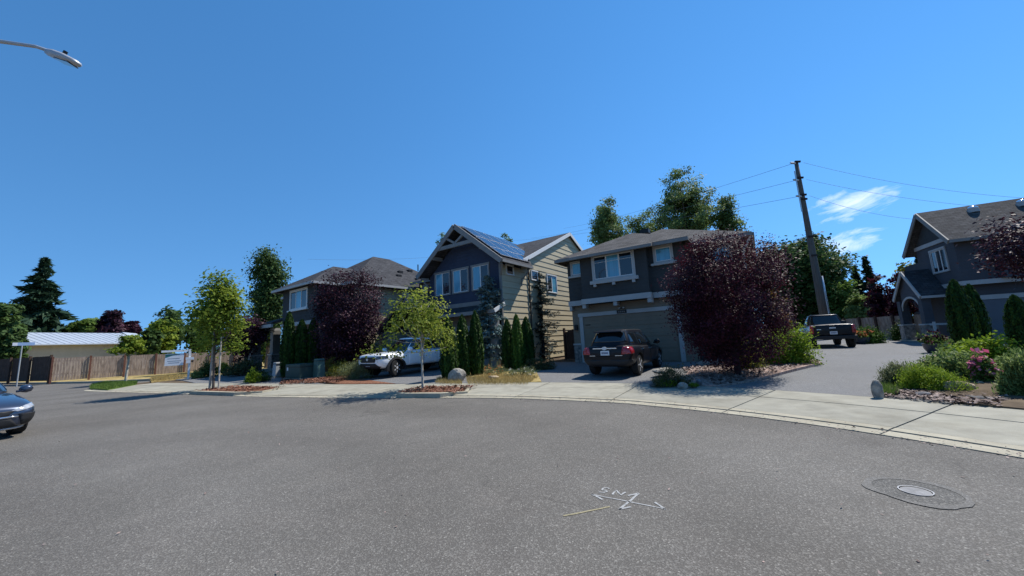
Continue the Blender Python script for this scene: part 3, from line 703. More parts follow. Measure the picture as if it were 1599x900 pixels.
MB().beam((-2.8, yb + .07, 7.33), (-2.8, yb + .07, 8.2), .12, .14).build('king_post', 'trim_grey', tr)
MB().beam((-2.78, yb + .07, 7.36), (-2.05, yb + .07, 7.80), .11, .13).build('truss_web', 'trim_grey', tr); MB().beam((-2.82, yb + .07, 7.36), (-3.55, yb + .07, 7.80), .11, .13).build('truss_web', 'trim_grey', tr)
for u, z in ((-4.75, 6.75), (-.85, 6.75)): MB().beam((u, vE + .02, z), (u, .05, z), .16, .22).build('beam_end', 'trim_grey', h)
for u in (-6.1, .5):
    s_ = -1 if u < -3 else 1; ub = -5.92 if u < -3 else .05
    b_ = MB(); b_.beam((u, -.55, 5.62), (ub, -.05, 5.62), .1, .1); b_.beam((ub, -.06, 4.95), (ub, -.06, 5.66), .1, .1); b_.beam((u, -.5, 5.58), (ub, -.06, 5.05), .09, .09)
    b_.build('knee_brace', 'trim_grey', h)
gl = ('glass_sky_blind', 'glass_dark')
for a0, a1 in ((-5.38, -3.95), (-3.80, -2.39), (-2.18, -.78)): window(h, F_front(0), a0, a1, 4.38, 5.85, 2, gl, .10, 'trim_grey', head=.03)
fbox(MB(), F_front(0), -5.9, .03, 3.50, 3.75, -.2, .06).build('belly_band', 'trim_grey', h)
slope(h, [(-6.0, -.95, 3.08), (.15, -.95, 3.08), (.15, .0, 3.50), (-6.0, .0, 3.50)], 'shingle_grey', .10, 'pent_roof')
board(h, 'fascia', (-6.0, -.99, 2.98), (.17, -.99, 2.98), .06, .2, 'trim_grey')
board(h, 'pent_rake', (.18, -.95, 2.98), (.18, .02, 3.42), .05, .2, 'trim_bright')
for u in (-5.7, -.1): MB().box(u - .2, u + .2, -.85, -.45, -.4, 2.87).build('porch_post', 'trim_grey', h)
g = fbox(MB(), F_front(.25), -5.2, -1.0, .02, 2.35, 0, .05).build('garage_door', 'garage', h)
for i in range(4):
    for j in range(4): fbox(MB(), F_front(.2), -5.1 + 1.03 * j, -4.17 + 1.03 * j, .1 + .56 * i, .58 + .56 * i, 0, .02).build('door_panel', 'garage', g)
window(h, F_side(.016), .50, 1.28, 5.16, 5.72, 1, ('glass_dark',), .06, 'trim_bright')
window(h, F_side(.016), 3.22, 4.05, 5.12, 5.72, 1, ('glass_dark',), .06, 'trim_bright')
window(h, F_side(.016), 5.22, 6.62, 4.48, 5.70, 2, ('glass_dark', 'glass_sky_blind'), .06, 'trim_bright')
MB().tube([(.06, 2.9, .1), (.06, 2.9, 6.2), (.25, 2.7, 6.35)], .045, 8).build('downspout', 'bark_dark', h)
MB().tube([(.62, 2.2, 5.68), (.4, 2.1, 5.3), (.09, 2.0, 5.0), (.09, 2.0, 4.6)], .04, 8).build('downspout', 'trim_grey', h)
window(h, F_front(2.2), -9.15, -8.0, 4.55, 5.85, 2, gl, .10, 'trim_grey')
# entry porch gable at the left
slope(h, [(-6.35, -1.6, 4.75), (-6.35, 2.19, 4.75), (-4.9, .0, 3.62), (-4.9, -1.6, 3.62)], 'shingle_grey', .12, 'porch_roof')
slope(h, [(-6.35, -1.6, 4.75), (-6.35, 2.19, 4.75), (-9.3, 2.19, 2.45), (-9.3, -1.6, 2.45)], 'shingle_grey', .12, 'porch_roof')
board(h, 'porch_rake', (-6.35, -1.63, 4.63), (-9.3, -1.63, 2.33), .06, .24, 'trim_grey'); board(h, 'porch_rake', (-6.35, -1.63, 4.63), (-4.9, -1.63, 3.5), .06, .24, 'trim_grey')
pt = MB().beam((-7.6, -1.58, 3.68), (-5.25, -1.58, 3.68), .1, .16).build('porch_truss', 'trim_grey', h)
for u in (-6.9, -6.35, -5.8): MB().beam((u, -1.57, 3.7), (-6.35, -1.57, 4.3), .1, .12).build('truss_web', 'trim_grey', pt)
MB().box(-9.25, -8.85, -1.5, -1.1, -.4, 2.2).build('porch_post', 'trim_grey', h)
MB().prism([(-9.1, 0, 2.3), (-5.9, 0, 2.3), (-5.9, 0, 4.0), (-6.35, 0, 4.4)], [(-9.1, .1, 2.3), (-5.9, .1, 2.3), (-5.9, .1, 4.0), (-6.35, .1, 4.4)]).build('porch_gable_wall', 'navy_siding', h)
# solar panels on the right slope of the front roof
sl = Vector((3.45, 0, ZE - ap)).normalized(); nn = Vector((-sl.z, 0, sl.x))
cut_ = [6, 5, 3]
for rrow, (d0, cnt, v0) in enumerate(((.22, 5, -.35), (1.62, 5, -.35), (2.98, 3, -.35))):
    for k in range(cnt):
        o = Vector((-2.8, 0, ap)) + sl * d0 + nn * .11; v = v0 + k * 1.03
        if rrow == 2 and d0 + 1.0 > 4.3: continue
        ln = 1.32 if rrow < 2 else 1.0
        q = [o, o + sl * ln]; b0 = [Vector((q[0].x, v, q[0].z)), Vector((q[1].x, v, q[1].z)), Vector((q[1].x, v + 1.0, q[1].z)), Vector((q[0].x, v + 1.0, q[0].z))]
        pnl = MB().prism([p - nn * .04 for p in b0], b0).build('solar_panel', 'alu', h)
        c_ = sum(b0, Vector()) / 4; b1 = [c_ + (p - c_) * .965 + nn * .003 for p in b0]; MB().prism([p - nn * .01 for p in b1], b1).build('solar_cell', 'solar', pnl)
MB().tube([(-4.5, 7.6, 8.7), (-4.5, 7.6, 9.6)], .05, 8).build('vent_pipe', 'black', h)

# ------------------------------------------------------------------ slate house with the big garage (3)
h = h3 = empty('house', (H3C.x, H3C.y, .22), -AZ3, 'dark slate house with double garage door behind the black car', 'house')
E3 = 5.68
MB().box(0, 8.3, 1.45, 13.0, -.5, E3).build('wall', 'slate_siding', h)
MB().box(0, 6.0, .0, 1.447, 3.05, E3).build('front_wall', 'slate_siding', h)
MB().box(.95, 4.42, -.42, -.003, 3.05, E3).build('bump_out', 'slate_siding', h)
MB().box(.0, 6.0, .22, 1.447, -.5, 3.045).build('lower_wall', 'taupe_siding', h)
fbox(MB(), F_front(0), -.06, .944, 3.05, 3.32, -.25, .05).build('belly_band', 'trim', h); fbox(MB(), F_front(-.42), .90, 4.47, 3.05, 3.32, -.3, .05).build('belly_band', 'trim', h)
fbox(MB(), F_front(0), 4.475, 6.05, 3.05, 3.32, -.25, .05).build('belly_band', 'trim', h)
for u in (1.0, 2.68, 4.36): fbox(MB(), F_front(-.25), u - .09, u + .09, 2.84, 3.045, -.3, .16).build('bracket', 'trim', h)
fbox(MB(), F_front(0), -.02, .12, 2.8, 3.045, -.2, .03).build('bracket', 'trim', h)
window(h, F_front(0), .20, .93, 4.70, 5.42, 1, ('glass_sky_blind',), .10, 'trim', sill=.10)
window(h, F_front(-.42), 1.62, 3.86, 4.20, 5.46, 3, ('glass_dark', 'glass_sky_blind', 'glass_dark'), .12, 'trim', sill=.17, brackets=True, bars=True)
window(h, F_front(0), 4.66, 5.58, 4.72, 5.46, 1, ('glass_sky_blind',), .11, 'trim', sill=.11)
window(h, F_front(1.45), 6.9, 7.9, 4.6, 5.3, 1, ('glass_sky_blind',), .1, 'trim')
window(h, F_side(8.3), 2.6, 4.0, 4.2, 5.3, 2, ('glass_dark', 'glass_sky_blind'), .1, 'trim')
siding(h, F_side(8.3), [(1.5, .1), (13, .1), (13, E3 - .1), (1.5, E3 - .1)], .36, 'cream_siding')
hip(h, -.42, 8.78, .9, 13.5, E3 + .02, .47, 'shingle_brown', 'v', fascia='trim_grey', sides='RF')
hip(h, -.42, 6.35, -.55, 7.5, E3, .47, 'shingle_brown', 'v', True, 'trim_grey', sides='FL')
slope(h, [(.55, -.95, E3 - .12), (4.82, -.95, E3 - .12), (4.82, -.5, E3 + .05), (.55, -.5, E3 + .05)], 'shingle_brown', .12)
board(h, 'gutter', (.53, -.99, E3 - .2), (4.84, -.99, E3 - .2), .08, .14, 'trim_grey')
ft = MB(); fbox(ft, F_front(.22), .42, .62, -.02, 2.42, -.02, .06); fbox(ft, F_front(.22), 5.38, 5.58, -.02, 2.42, -.02, .06); fbox(ft, F_front(.22), .36, 5.64, 2.425, 2.62, -.02, .07); ft.build('garage_trim', 'trim', h)
g = fbox(MB(), F_front(.22), .63, 5.37, -.02, 2.42, -.02, .015).build('garage_door', 'taupe_siding', h)
for i in range(4):
    for j in range(4): fbox(MB(), F_front(.205), .72 + 1.17 * j, 1.77 + 1.17 * j, .06 + .59 * i, .57 + .59 * i, -.01, .015).build('door_panel', 'taupe_siding', g)
for z in (1.95,): 
    for u in (.75, 5.0): fbox(MB(), F_front(.19), u, u + .28, z, z + .04, 0, .02).build('hinge', 'black', g)
fbox(MB(), F_front(.22), 0, .4, -.3, .92, 0, .07).build('stone_veneer', 'stone', h); fbox(MB(), F_front(.22), -.02, .42, .92, 1.0, 0, .10).build('veneer_cap', 'trim', h)
pl = fbox(MB(), F_front(.15), 2.55, 3.05, 2.45, 2.62, .005, .03).build('number_plaque', 'black', h)
for k in range(4): fbox(MB(), F_front(.12), 2.64 + .09 * k, 2.69 + .09 * k, 2.50, 2.57, 0, .004).build('digit', 'trim_grey', pl)
lf = fbox(MB(), F_front(.22), 2.66, 2.96, 2.68, 2.76, 0, .08).build('floodlight', 'black', h)
for u in (2.66, 2.88): MB().lathe([(.05, 0), (.06, .06)], 10, c=(u + .04, .12, 2.70)).build('bulb', 'trim', lf)
wl_ = fbox(MB(), F_front(.22), .14, .28, 1.72, 2.02, 0, .14).build('wall_lantern', 'black', h)
box_vent(h, 3.6, 3.4, 7.35, .25, 'black'); box_vent(h, 1.6, 2.4, 6.62, .16, 'black')
MB().tube([(8.72, .95, E3 - .15), (8.5, 1.2, E3 - .55), (8.36, 1.38, E3 - .7), (8.36, 1.38, .2)], .05, 8).build('downspout', 'trim_bright', h)

# ------------------------------------------------------------------ house at the right edge (4)
h = h4 = empty('house', (H4C.x, H4C.y, .22), -AZ4, 'blue grey house at the right edge with arched gabled porch', 'house')
E4 = 5.70; VM, APX = 1.55, 7.85
MB().box(0.02, 11, .0, 4.0, -.5, 3.2).build('lower_wall', 'grey_siding', h)
prof = [(-.5, 3.2), (3.45, 3.2), (3.45, E4 - .05), (VM, APX - .3), (-.5, E4 - .05)]
MB().prism([(0, a, b) for a, b in prof], [(11, a, b) for a, b in prof]).build('upper_wall', 'grey_siding', h)
MB().box(2.5, 11, 4.0, 12, -.5, E4).build('rear_wall', 'grey_siding', h)
fl = F_left(0); prof = [(-.35, E4 + .25), (3.3, E4 + .25), (VM, APX - .35)]
fpoly(MB(), fl, prof, 0, .04).build('gable_panel', 'slate_siding', h)
fbox(MB(), fl, -.5, 3.45, E4 + .02, E4 + .25, 0, .07).build('gable_band', 'trim', h)
fbox(MB(), fl, -.52, 3.47, 3.08, 3.32, -.1, .06).build('belly_band', 'trim', h)
fbox(MB(), F_front(-.5), -.05, 11, 3.08, 3.32, -.1, .05).build('belly_band', 'trim', h)
slope(h, [(-.4, -1.0, E4 - .1), (11, -1.0, E4 - .1), (11, VM, APX), (-.4, VM, APX)], 'shingle_brown', .14)
slope(h, [(-.4, 4.0, E4 - .1), (11, 4.0, E4 - .1), (11, VM, APX), (-.4, VM, APX)], 'shingle_brown', .14)
ub = -.43
board(h, 'rake_board', (ub, -1.02, E4 - .22), (ub, VM, APX - .12), .06, .26, 'trim_grey'); board(h, 'rake_board', (ub, 4.02, E4 - .22), (ub, VM, APX - .12), .06, .26, 'trim_grey')
board(h, 'gutter', (-.4, -1.05, E4 - .2), (1.15, -1.05, E4 - .2), .1, .16, 'trim_grey')
# street-facing cross gable over the garage
slope(h, [(1.1, -1.35, E4 - .1), (5.3, -1.35, 7.35), (5.3, 1.0, 7.35), (1.1, -.9, E4 - .1)], 'shingle_brown', .14)
slope(h, [(9.5, -1.35, E4 - .1), (5.3, -1.35, 7.35), (5.3, 1.0, 7.35), (9.5, -.9, E4 - .1)], 'shingle_brown', .14)
board(h, 'rake_board', (1.05, -1.38, E4 - .22), (5.3, -1.38, 7.23), .06, .26, 'trim_grey'); board(h, 'rake_board', (9.55, -1.38, E4 - .22), (5.3, -1.38, 7.23), .06, .26, 'trim_grey')
prof = [(1.4, 3.33), (9.2, 3.33), (9.2, E4 - .1), (5.3, 7.1), (1.4, E4 - .1)]
MB().prism([(a, -.85, b) for a, b in prof], [(a, -.503, b) for a, b in prof]).build('cross_gable', 'grey_siding', h)
window(h, F_left(0), .30, 1.95, 4.02, 5.35, 3, ('glass_dark', 'glass_dark', 'glass_dark'), .11, 'trim')
window(h, F_front(-.85), 1.75, 3.0, 4.55, 5.6, 2, ('glass_dark', 'glass_sky_blind'), .12, 'trim')
ft = MB(); fbox(ft, F_front(0), .35, .55, 0, 2.25, 0, .06); fbox(ft, F_front(0), .35, 5.6, 2.26, 2.5, 0, .07); ft.build('garage_trim', 'trim', h)
g = fbox(MB(), F_front(0), .56, 5.4, 0, 2.25, 0, .03).build('garage_door', 'garage_grey', h)
for i in range(4):
    for j in range(4): fbox(MB(), F_front(-.03), .66 + 1.19 * j, 1.72 + 1.19 * j, .08 + .54 * i, .54 + .54 * i, 0, .015).build('door_panel', 'garage_grey', g)
# tubular skylights near the ridge
def on_roof(u, v): return APX - (VM - v) * (APX - E4 + .1) / (VM + 1.0)
for u, v in ((1.75, 1.05), (3.6, 1.0)):
    e_ = MB().lathe([(.24, -.1), (.24, .10), (.22, .14)], 18, c=(u, v, on_roof(u, v))).build('skylight', 'trim', h)
    MB().lathe([(.23, .12), (.21, .2), (.13, .27), (.02, .3)], 18, c=(u, v, on_roof(u, v))).build('skylight_dome', 'chrome', e_, True)
MB().tube([(2.6, -.7, on_roof(0, -.7)), (2.6, -.7, on_roof(0, -.7) + .35)], .05, 8).build('vent_pipe', 'black', h)
# porch
pu = -1.25; pv0, pv1, pz, pa = .75, 4.15, 2.75, 4.45; pm = (pv0 + pv1) / 2
slope(h, [(pu, pv0, pz), (.0, pv0, pz), (.0, pm, pa), (pu, pm, pa)], 'shingle_grey', .12, 'porch_roof'); slope(h, [(pu, pv1, pz), (.0, pv1, pz), (.0, pm, pa), (pu, pm, pa)], 'shingle_grey', .12, 'porch_roof')
board(h, 'porch_rake', (pu - .03, pv0, pz - .1), (pu - .03, pm, pa - .1), .06, .2, 'trim'); board(h, 'porch_rake', (pu - .03, pv1, pz - .1), (pu - .03, pm, pa - .1), .06, .2, 'trim')
board(h, 'porch_gutter', (pu, pv0 - .03, pz - .1), (0, pv0 - .03, pz - .1), .08, .14, 'trim')
arc = [(pm + 1.05 * math.cos(t), 1.95 + .75 * math.sin(t)) for t in np.linspace(0, math.pi, 13)]
for i in range(len(arc) - 1):
    fpoly(MB(), F_left(pu + .2), [arc[i], arc[i + 1], (arc[i + 1][0], pz + .1 + (pa - pz) * (1 - abs(arc[i + 1][0] - pm) / (pm - pv0)) - .12), (arc[i][0], pz + .1 + (pa - pz) * (1 - abs(arc[i][0] - pm) / (pm - pv0)) - .12)], -.1, .06).build('porch_gable_board', 'grey_siding', h)
    fpoly(MB(), F_left(pu + .2), [arc[i], arc[i + 1], (pm + (arc[i + 1][0] - pm) * 1.13, 1.95 + (arc[i + 1][1] - 1.95) * 1.16), (pm + (arc[i][0] - pm) * 1.13, 1.95 + (arc[i][1] - 1.95) * 1.16)], .06, .1).build('arch_trim', 'trim', h)
for v in (pv0 + .38, pv1 - .38):
    c = MB().box(pu + .05, pu + .45, v - .22, v + .22, 1.1, 2.6).build('porch_column', 'grey_siding', h)
    MB().box(pu - .02, pu + .52, v - .3, v + .3, -.4, 1.02).build('stone_base', 'stone', c); MB().box(pu - .06, pu + .56, v - .34, v + .34, 1.02, 1.1).build('base_cap', 'trim', c)
MB().box(pu - .1, 0, pv0, pv1, -.4, .10).build('porch_floor', 'concrete', h)
MB().beam((pu + .1, pv0 - .1, 1.05), (pu + 1.2, pv0 - .1, 1.05), .08, .1).build('porch_rail', 'trim', h)
MB().box(pu + .05, pu + .15, pv0 - .6, pv0 - .5, -.2, 1.2).build('rail_post', 'trim', h)

# grit and dropped leaves along the gutter
_rg = np.random.default_rng(77); _P = []
for _i in range(1500):
    _s = _rg.uniform(ks_near(-21, 19.2), ks_near(5.7, 4)); _t = abs(_rg.normal(0, .22)) - .12; _x, _y = kp(_s, _t); _P.append((_x, _y, .004 if _t < 0 else .03))
_o = chips(_P, None, _rg, 'chip_pale', .022); _o.name = 'gutter_grit'; tag(_o, 'fine grit and dry leaf bits along the gutter of the pavement', 'litter', kind='stuff')
_P = [(_rg.uniform(-14, 6), _rg.uniform(2.5, 12), .002) for _i in range(260)]; _P = [p for p in _P if (p[0] + 5.3) ** 2 + (p[1] - .4) ** 2 < 118]
_o = chips(_P, None, _rg, 'chip_pale', .022); _o.name = 'road_grit'; tag(_o, 'loose stones and bits scattered over the asphalt', 'litter', kind='stuff')

# ------------------------------------------------------------------ fences, shed, street furniture
def fence(name, p0, p1, bays, hgt, z0, z1, label, mw='fence_wood', mp='fence_post', seed=1, posts=True):
    p0, p1 = Vector((p0[0], p0[1], 0)), Vector((p1[0], p1[1], 0)); d = p1 - p0; L = d.length; rz = math.atan2(d.y, d.x)
    e = empty(name, (p0.x, p0.y, z0), rz, label, 'fence', 'wooden garden fences'); rg = random.Random(seed); bw = L / bays
    for k in range(bays + 1):
        z = (z1 - z0) * k / bays
        MB().box(k * bw - .06, k * bw + .06, -.16, -.03, z - .3, z + hgt + .09).build('post', mp, e)
    for k in range(bays):
        z = (z1 - z0) * (k + .5) / bays; mb = MB(); x = k * bw + .065; n = int((bw - .13) / .145); w = (bw - .13) / n
        for i in range(n): mb.box(x + i * w + .005, x + (i + 1) * w - .005, -.012 + rg.uniform(-.004, .004), .012, z - .1, z + hgt + rg.uniform(-.015, .01))
        pn = mb.build('board_panel', mw, e)
        for zz in (.35, hgt - .3): MB().box(x, k * bw + bw - .065, .013, .055, z + zz, z + zz + .09).build('rail', mw, pn)
    return e
fA = atd(81, 575, 46); fB = atd(400, 565, 48)
fence('wood_fence', (fA.x, fA.y), (fB.x, fB.y), 7, 1.66, .34, .15, 'long weathered board fence with red posts behind the for-sale sign')
fC = atd(-60, 575, 62); fence('wood_fence', (fC.x, fC.y), (fA.x, fA.y), 5, 1.8, .35, .36, 'shaded board fence running away at the far left edge behind the street sign', 'gate_wood', 'gate_wood', 2)
a_ = atd(1322, 515, 41); b_ = atd(1460, 512, 38); fence('wood_fence', (a_.x, a_.y), (b_.x, b_.y), 5, 1.7, .23, .23, 'brown board fence behind the dark pickup and the round shrub', 'fence_wood', 'gate_wood', 3)
# arched gate between the two middle houses
g0 = Vector(loc(H3C, AZ3, -1.75, 2.6)).to_3d(); gt = empty('garden_gate', (g0.x, g0.y, .22), -AZ3, 'dark arched wooden garden gate between the cream wall and slate house', 'gate')
for k in range(11):
    u0 = .1 + .145 * k; um = u0 + .07; t = (um - .9) / .85; z = 1.55 + .32 * math.sqrt(max(0, 1 - t * t))
    MB().box(u0, u0 + .138, -.02, .015, .02, z).build('board', 'gate_wood', gt)
for u in (0, 1.72): MB().box(u - .06, u + .06, -.07, .07, -.2, 1.95 if u == 0 else 1.7).build('post', 'gate_wood', gt)
# shed behind the fence
sa = atd(38, 545, 60); sb = atd(222, 545, 65); d = Vector((sb.x - sa.x, sb.y - sa.y, 0)); L = d.length
sh = empty('shed', (sa.x, sa.y, .2), math.atan2(d.y, d.x), 'long cream shed with pale metal roof behind the left fence', 'shed')
MB().box(0, L, 0, 8, -.3, 3.35).build('wall', 'shed_cream', sh)
MB().prism([(0, 0, 3.35), (0, 8, 3.35), (0, 4, 4.6)], [(.1, 0, 3.35), (.1, 8, 3.35), (.1, 4, 4.6)]).build('gable_end', 'util_grey', sh)
slope(sh, [(-.5, -.75, 3.325), (L + .3, -.75, 3.325), (L + .3, 4, 4.75), (-.5, 4, 4.75)], 'metal_roof', .1, 'roof'); slope(sh, [(-.5, 9, 3.25), (L + .3, 9, 3.25), (L + .3, 4, 4.75), (-.5, 4, 4.75)], 'metal_roof', .1, 'roof')
for k in range(19):
    x = -.4 + (L + .5) * k / 18; MB().beam((x, -.73, 3.35), (x, 3.98, 4.765), .04, .025).build('roof_seam', 'metal_roof', sh)
for k in range(6): MB().box(-.02 - .12, -.02, 1.3 * k + .1, 1.3 * k + 1.3, 0, 3.3).build('end_panel', 'util_grey', sh)
c_ = atd(192, 520, 72); g_ = empty('far_house', (c_.x, c_.y, 0), .5, 'small white gable of a house far behind the shed', 'house'); g_.scale = (.7, .7, .82)
MB().prism([(-3, 0, 0), (3, 0, 0), (3, 0, 4.2), (0, 0, 6.2), (-3, 0, 4.2)], [(-3, 6, 0), (3, 6, 0), (3, 6, 4.2), (0, 6, 6.2), (-3, 6, 4.2)]).build('wall', 'trim', g_)
slope(g_, [(-3.3, -.3, 4.1), (0, -.3, 6.4), (0, 6, 6.4), (-3.3, 6, 4.1)], 'metal_roof', .12, 'roof'); slope(g_, [(3.3, -.3, 4.1), (0, -.3, 6.4), (0, 6, 6.4), (3.3, 6, 4.1)], 'metal_roof', .12, 'roof')
# street name sign
p = atd(27, 595, 44); s_ = empty('street_sign', (p.x, p.y, .25), R_(52), 'street name sign on a galvanised post by the far left fence', 'sign')
zt_ = atd(32, 540, 44).z - .25
MB().tube([(0, 0, -.2), (0, 0, zt_)], .035, 10).build('post', 'util_grey', s_)
MB().box(-.20, .55, -.02, .02, zt_, zt_ + .22).build('name_blade', 'sign_blue', s_); MB().box(-.42, -.202, -.025, .025, zt_, zt_ + .22).build('blade_end', 'sign_white', s_)
# for-sale sign
p = gnd(294, 590.5, .16); s_ = empty('sale_sign', (p.x, p.y, .12), R_(41), 'white real estate post with a hanging sign board on the left verge', 'sign')
MB().box(-.06, .06, -.06, .06, -.1, 1.95).build('post', 'white_post', s_); MB().box(-1.42, -.062, -.05, .05, 1.80, 1.93).build('arm', 'white_post', s_)
bd = MB().box(-1.22, -.30, -.02, .02, .92, 1.70).build('sign_board', 'sign_white', s_)
MB().prism([(-1.215, -.024, 1.44), (-.86, -.024, 1.58), (-.5, -.024, 1.62), (-.5, -.024, 1.66), (-1.215, -.024, 1.66)], [(-1.215, -.0205, 1.44), (-.86, -.0205, 1.58), (-.5, -.0205, 1.62), (-.5, -.0205, 1.66), (-1.215, -.0205, 1.66)]).build('sign_corner', 'sign_teal', bd)
for z, a, b in ((1.36, -1.1, -.5), (1.2, -1.1, -.42), (1.08, -1.05, -.5)): MB().box(a, b, -.023, -.0205, z, z + .035).build('print_line', 'sign_ink', bd)
for x in (-1.1, -.42): MB().tube([(x, 0, 1.70), (x, 0, 1.81)], .008, 6).build('hook', 'galv', s_)
MB().box(-.2, .22, -.11, -.062, 1.25, 1.42).build('rider_sign', 'sign_white', s_); MB().box(-.17, .05, -.12, -.062, 1.02, 1.22).build('flyer_box', 'sign_white', s_); MB().box(.08, .2, -.11, -.062, 1.08, 1.2).build('key_box', 'black', s_)
# utility boxes
def util(px, py, w, dpt, hgt, m, label, taper=.0, rz=-R_(33), name='utility_box', z=.16):
    p = gnd(px, py, z); e = empty(name, (p.x, p.y, z - .04), rz, label, 'utility box', 'utility cabinets by the pavement'); t = taper
    MB().prism([(-w / 2, -dpt / 2, .06), (w / 2, -dpt / 2, .06), (w / 2, dpt / 2, .06), (-w / 2, dpt / 2, .06)], [(-w / 2 + t, -dpt / 2 + t, hgt), (w / 2 - t, -dpt / 2 + t, hgt), (w / 2 - t, dpt / 2 - t, hgt), (-w / 2 + t, dpt / 2 - t, hgt)]).build('cabinet', m, e, bevel=.02)
    MB().box(-w / 2 - .08, w / 2 + .08, -dpt / 2 - .08, dpt / 2 + .08, -.1, .058).build('pad', 'concrete', e)
    MB().box(-w / 2 - .01, w / 2 + .01, -dpt / 2 - .012, dpt / 2 + .01, hgt - .16 if w > .8 else hgt - .1, hgt - .13 if w > .8 else hgt - .08).build('lid_seam', 'black', e)
    return e
util(433, 588, .42, .42, .86, 'util_grey', 'pale grey utility pedestal left of the green transformer box', .03)
tb = util(470, 590, 1.5, .9, .78, 'util_green', 'low wide dark green transformer box in front of the hedge')
MB().box(-.58, -.44, -.46, -.452, .45, .62).build('warning_label', 'sign_white', tb)
util(498, 589, .46, .46, 1.0, 'util_teal', 'tall narrow teal utility pedestal right of the transformer box', .04)
# water meter lid in the right bed edge
p = gnd(1552, 621, .13); ml = empty('meter_lid', (p.x, p.y, .1), -R_(30), 'flat dark utility lid in the right garden bed', 'utility lid')
MB().box(-.34, .34, -.22, .22, -.05, .035).build('frame', 'rock_dark', ml); MB().box(-.3, .3, -.18, .18, .036, .045).build('lid', 'black', ml)

# utility pole and wires
pb = atd(1288, 500, 42); pt = atd(1243, 253, 42)
pl = empty('utility_pole', (pb.x, pb.y, .2), 0, 'tall leaning wooden utility pole behind the dark pickup', 'utility pole')
lean = Vector((pt.x - pb.x, pt.y - pb.y, pt.z - .2)); up_ = lean.normalized()
MB().tube([lean * t for t in (-.02, .3, .6, .85, 1.0)], [.33, .29, .23, .18, .15], 14).build('shaft', 'pole_wood', pl, True)
MB().tube([Vector((.30, -.16, 0)) + lean * t for t in (0, .12, .25, .34)], [.12, .11, .10, .09], 10).build('riser_conduit', 'galv', pl, True)
for t in (.995, .90, .80, .775, .56, .455): MB().beam(lean * t + Vector((-.28, -.22, 0)), lean * t + Vector((.24, -.18, 0)), .12, .16).build('bracket', 'bark_dark', pl)
for t in (.985, .885, .79): 
    c = lean * t + Vector((-.55, -.3, 0)); MB().tube([c + Vector((-.25, 0, .05)), c, c + Vector((.2, 0, -.05))], [.07, .1, .07], 8).build('insulator', 'galv', pl)
MB().tube([lean * .935 + Vector((-.62, -.4, 0)), lean * .70 + Vector((-.62, -.4, 0))], .05, 6).build('cable_guard', 'galv', pl)
def wire(label, q0, q1, sag, rad=.015):
    q0, q1 = Vector(q0), Vector(q1); pts = [q0.lerp(q1, t) - Vector((0, 0, sag * 4 * t * (1 - t))) for t in np.linspace(0, 1, 20)]
    o = MB().tube(pts, rad, 5).build('overhead_wire', 'wire'); tag(o, label, 'wire', 'overhead wires on the pole'); return o
def on(t): return Vector((pb.x, pb.y, .2)) + lean * t + Vector((-.4, -.3, 0))
wl1 = [('topmost wire running left from the utility pole', .985, 880, 357, 105), ('second wire running left from the utility pole', .885, 830, 372, 105), ('third wire running left from the utility pole', .79, 800, 376, 105), ('low wire running left from the pole behind the dark tree', .565, 1180, 372, 60)]
for lb, t, x, y, rg_ in wl1: wire(lb, on(t), atd(x, y, rg_), .7)
for lb, t, x, y, rg_ in [('topmost wire running right from the utility pole over the right roof', .985, 1640, 312, 52), ('second wire running right from the utility pole over the right roof', .885, 1660, 330, 52), ('third wire running right from the pole behind the right gable', .79, 1480, 345, 50)]: wire(lb, on(t) + Vector((.8, 0, 0)), atd(x, y, rg_), .6, .011)
wire('wire crossing the sky between left house roof and gable house', atd(480, 405, 75), atd(720, 398, 75), .5, .014)

# street lamp, its pole stands left of the frame
lp = [atd(-150, 66, 13.9), atd(-60, 61, 13.2), atd(0, 65, 12.7), atd(56, 73, 12.25), atd(77, 80, 12.05)]
base = Vector((lp[0].x - .55, lp[0].y - .35, .1)); sl_ = empty('street_lamp', base, 0, 'grey cobra-head street lamp arm reaching in at top left', 'street lamp')
lo = [p - base for p in lp]
MB().tube([(0, 0, 0), (0, 0, 4), (0, 0, lo[0].z - .25)], [.11, .09, .07], 12).build('pole', 'lamp_grey', sl_, True)
MB().tube([(0, 0, lo[0].z - .25), Vector((.12, .08, lo[0].z - .05))] + lo, [.06, .055, .05, .045, .04, .035, .033], 10).build('arm', 'lamp_grey', sl_, True)
hd0, hd1 = atd(75, 82, 12.05) - base, atd(124, 100, 11.5) - base; ax = (hd1 - hd0); axn = ax.normalized(); sd_ = axn.cross(Vector((0, 0, 1))).normalized(); upv = sd_.cross(axn)
rings = []
for t, w, zu, zd in ((0, .05, .05, .05), (.04, .085, .07, .07), (.3, .15, .085, .09), (.65, .17, .08, .09), (.9, .11, .055, .06), (1.0, .03, .015, .02)):
    c = hd0 + ax * t; rings.append([c + sd_ * (w * a) + upv * (zu * b if b > 0 else zd * b) for a, b in ((1, .15), (.7, .8), (0, 1), (-.7, .8), (-1, .15), (-.8, -.75), (0, -1), (.8, -.75))])
MB().loft(rings).build('lamp_head', 'lamp_grey', sl_, True)
c0 = hd0 + ax * .42 - upv * .088; c1 = hd0 + ax * .85 - upv * .075
MB().beam(c0, c1, .2, .02, upv).build('lens', 'lamp_smoke', sl_)
c0 = hd0 + ax * .45 + upv * .09; MB().tube([c0, c0 + upv * .07], .035, 10).build('photocell', 'black', sl_)

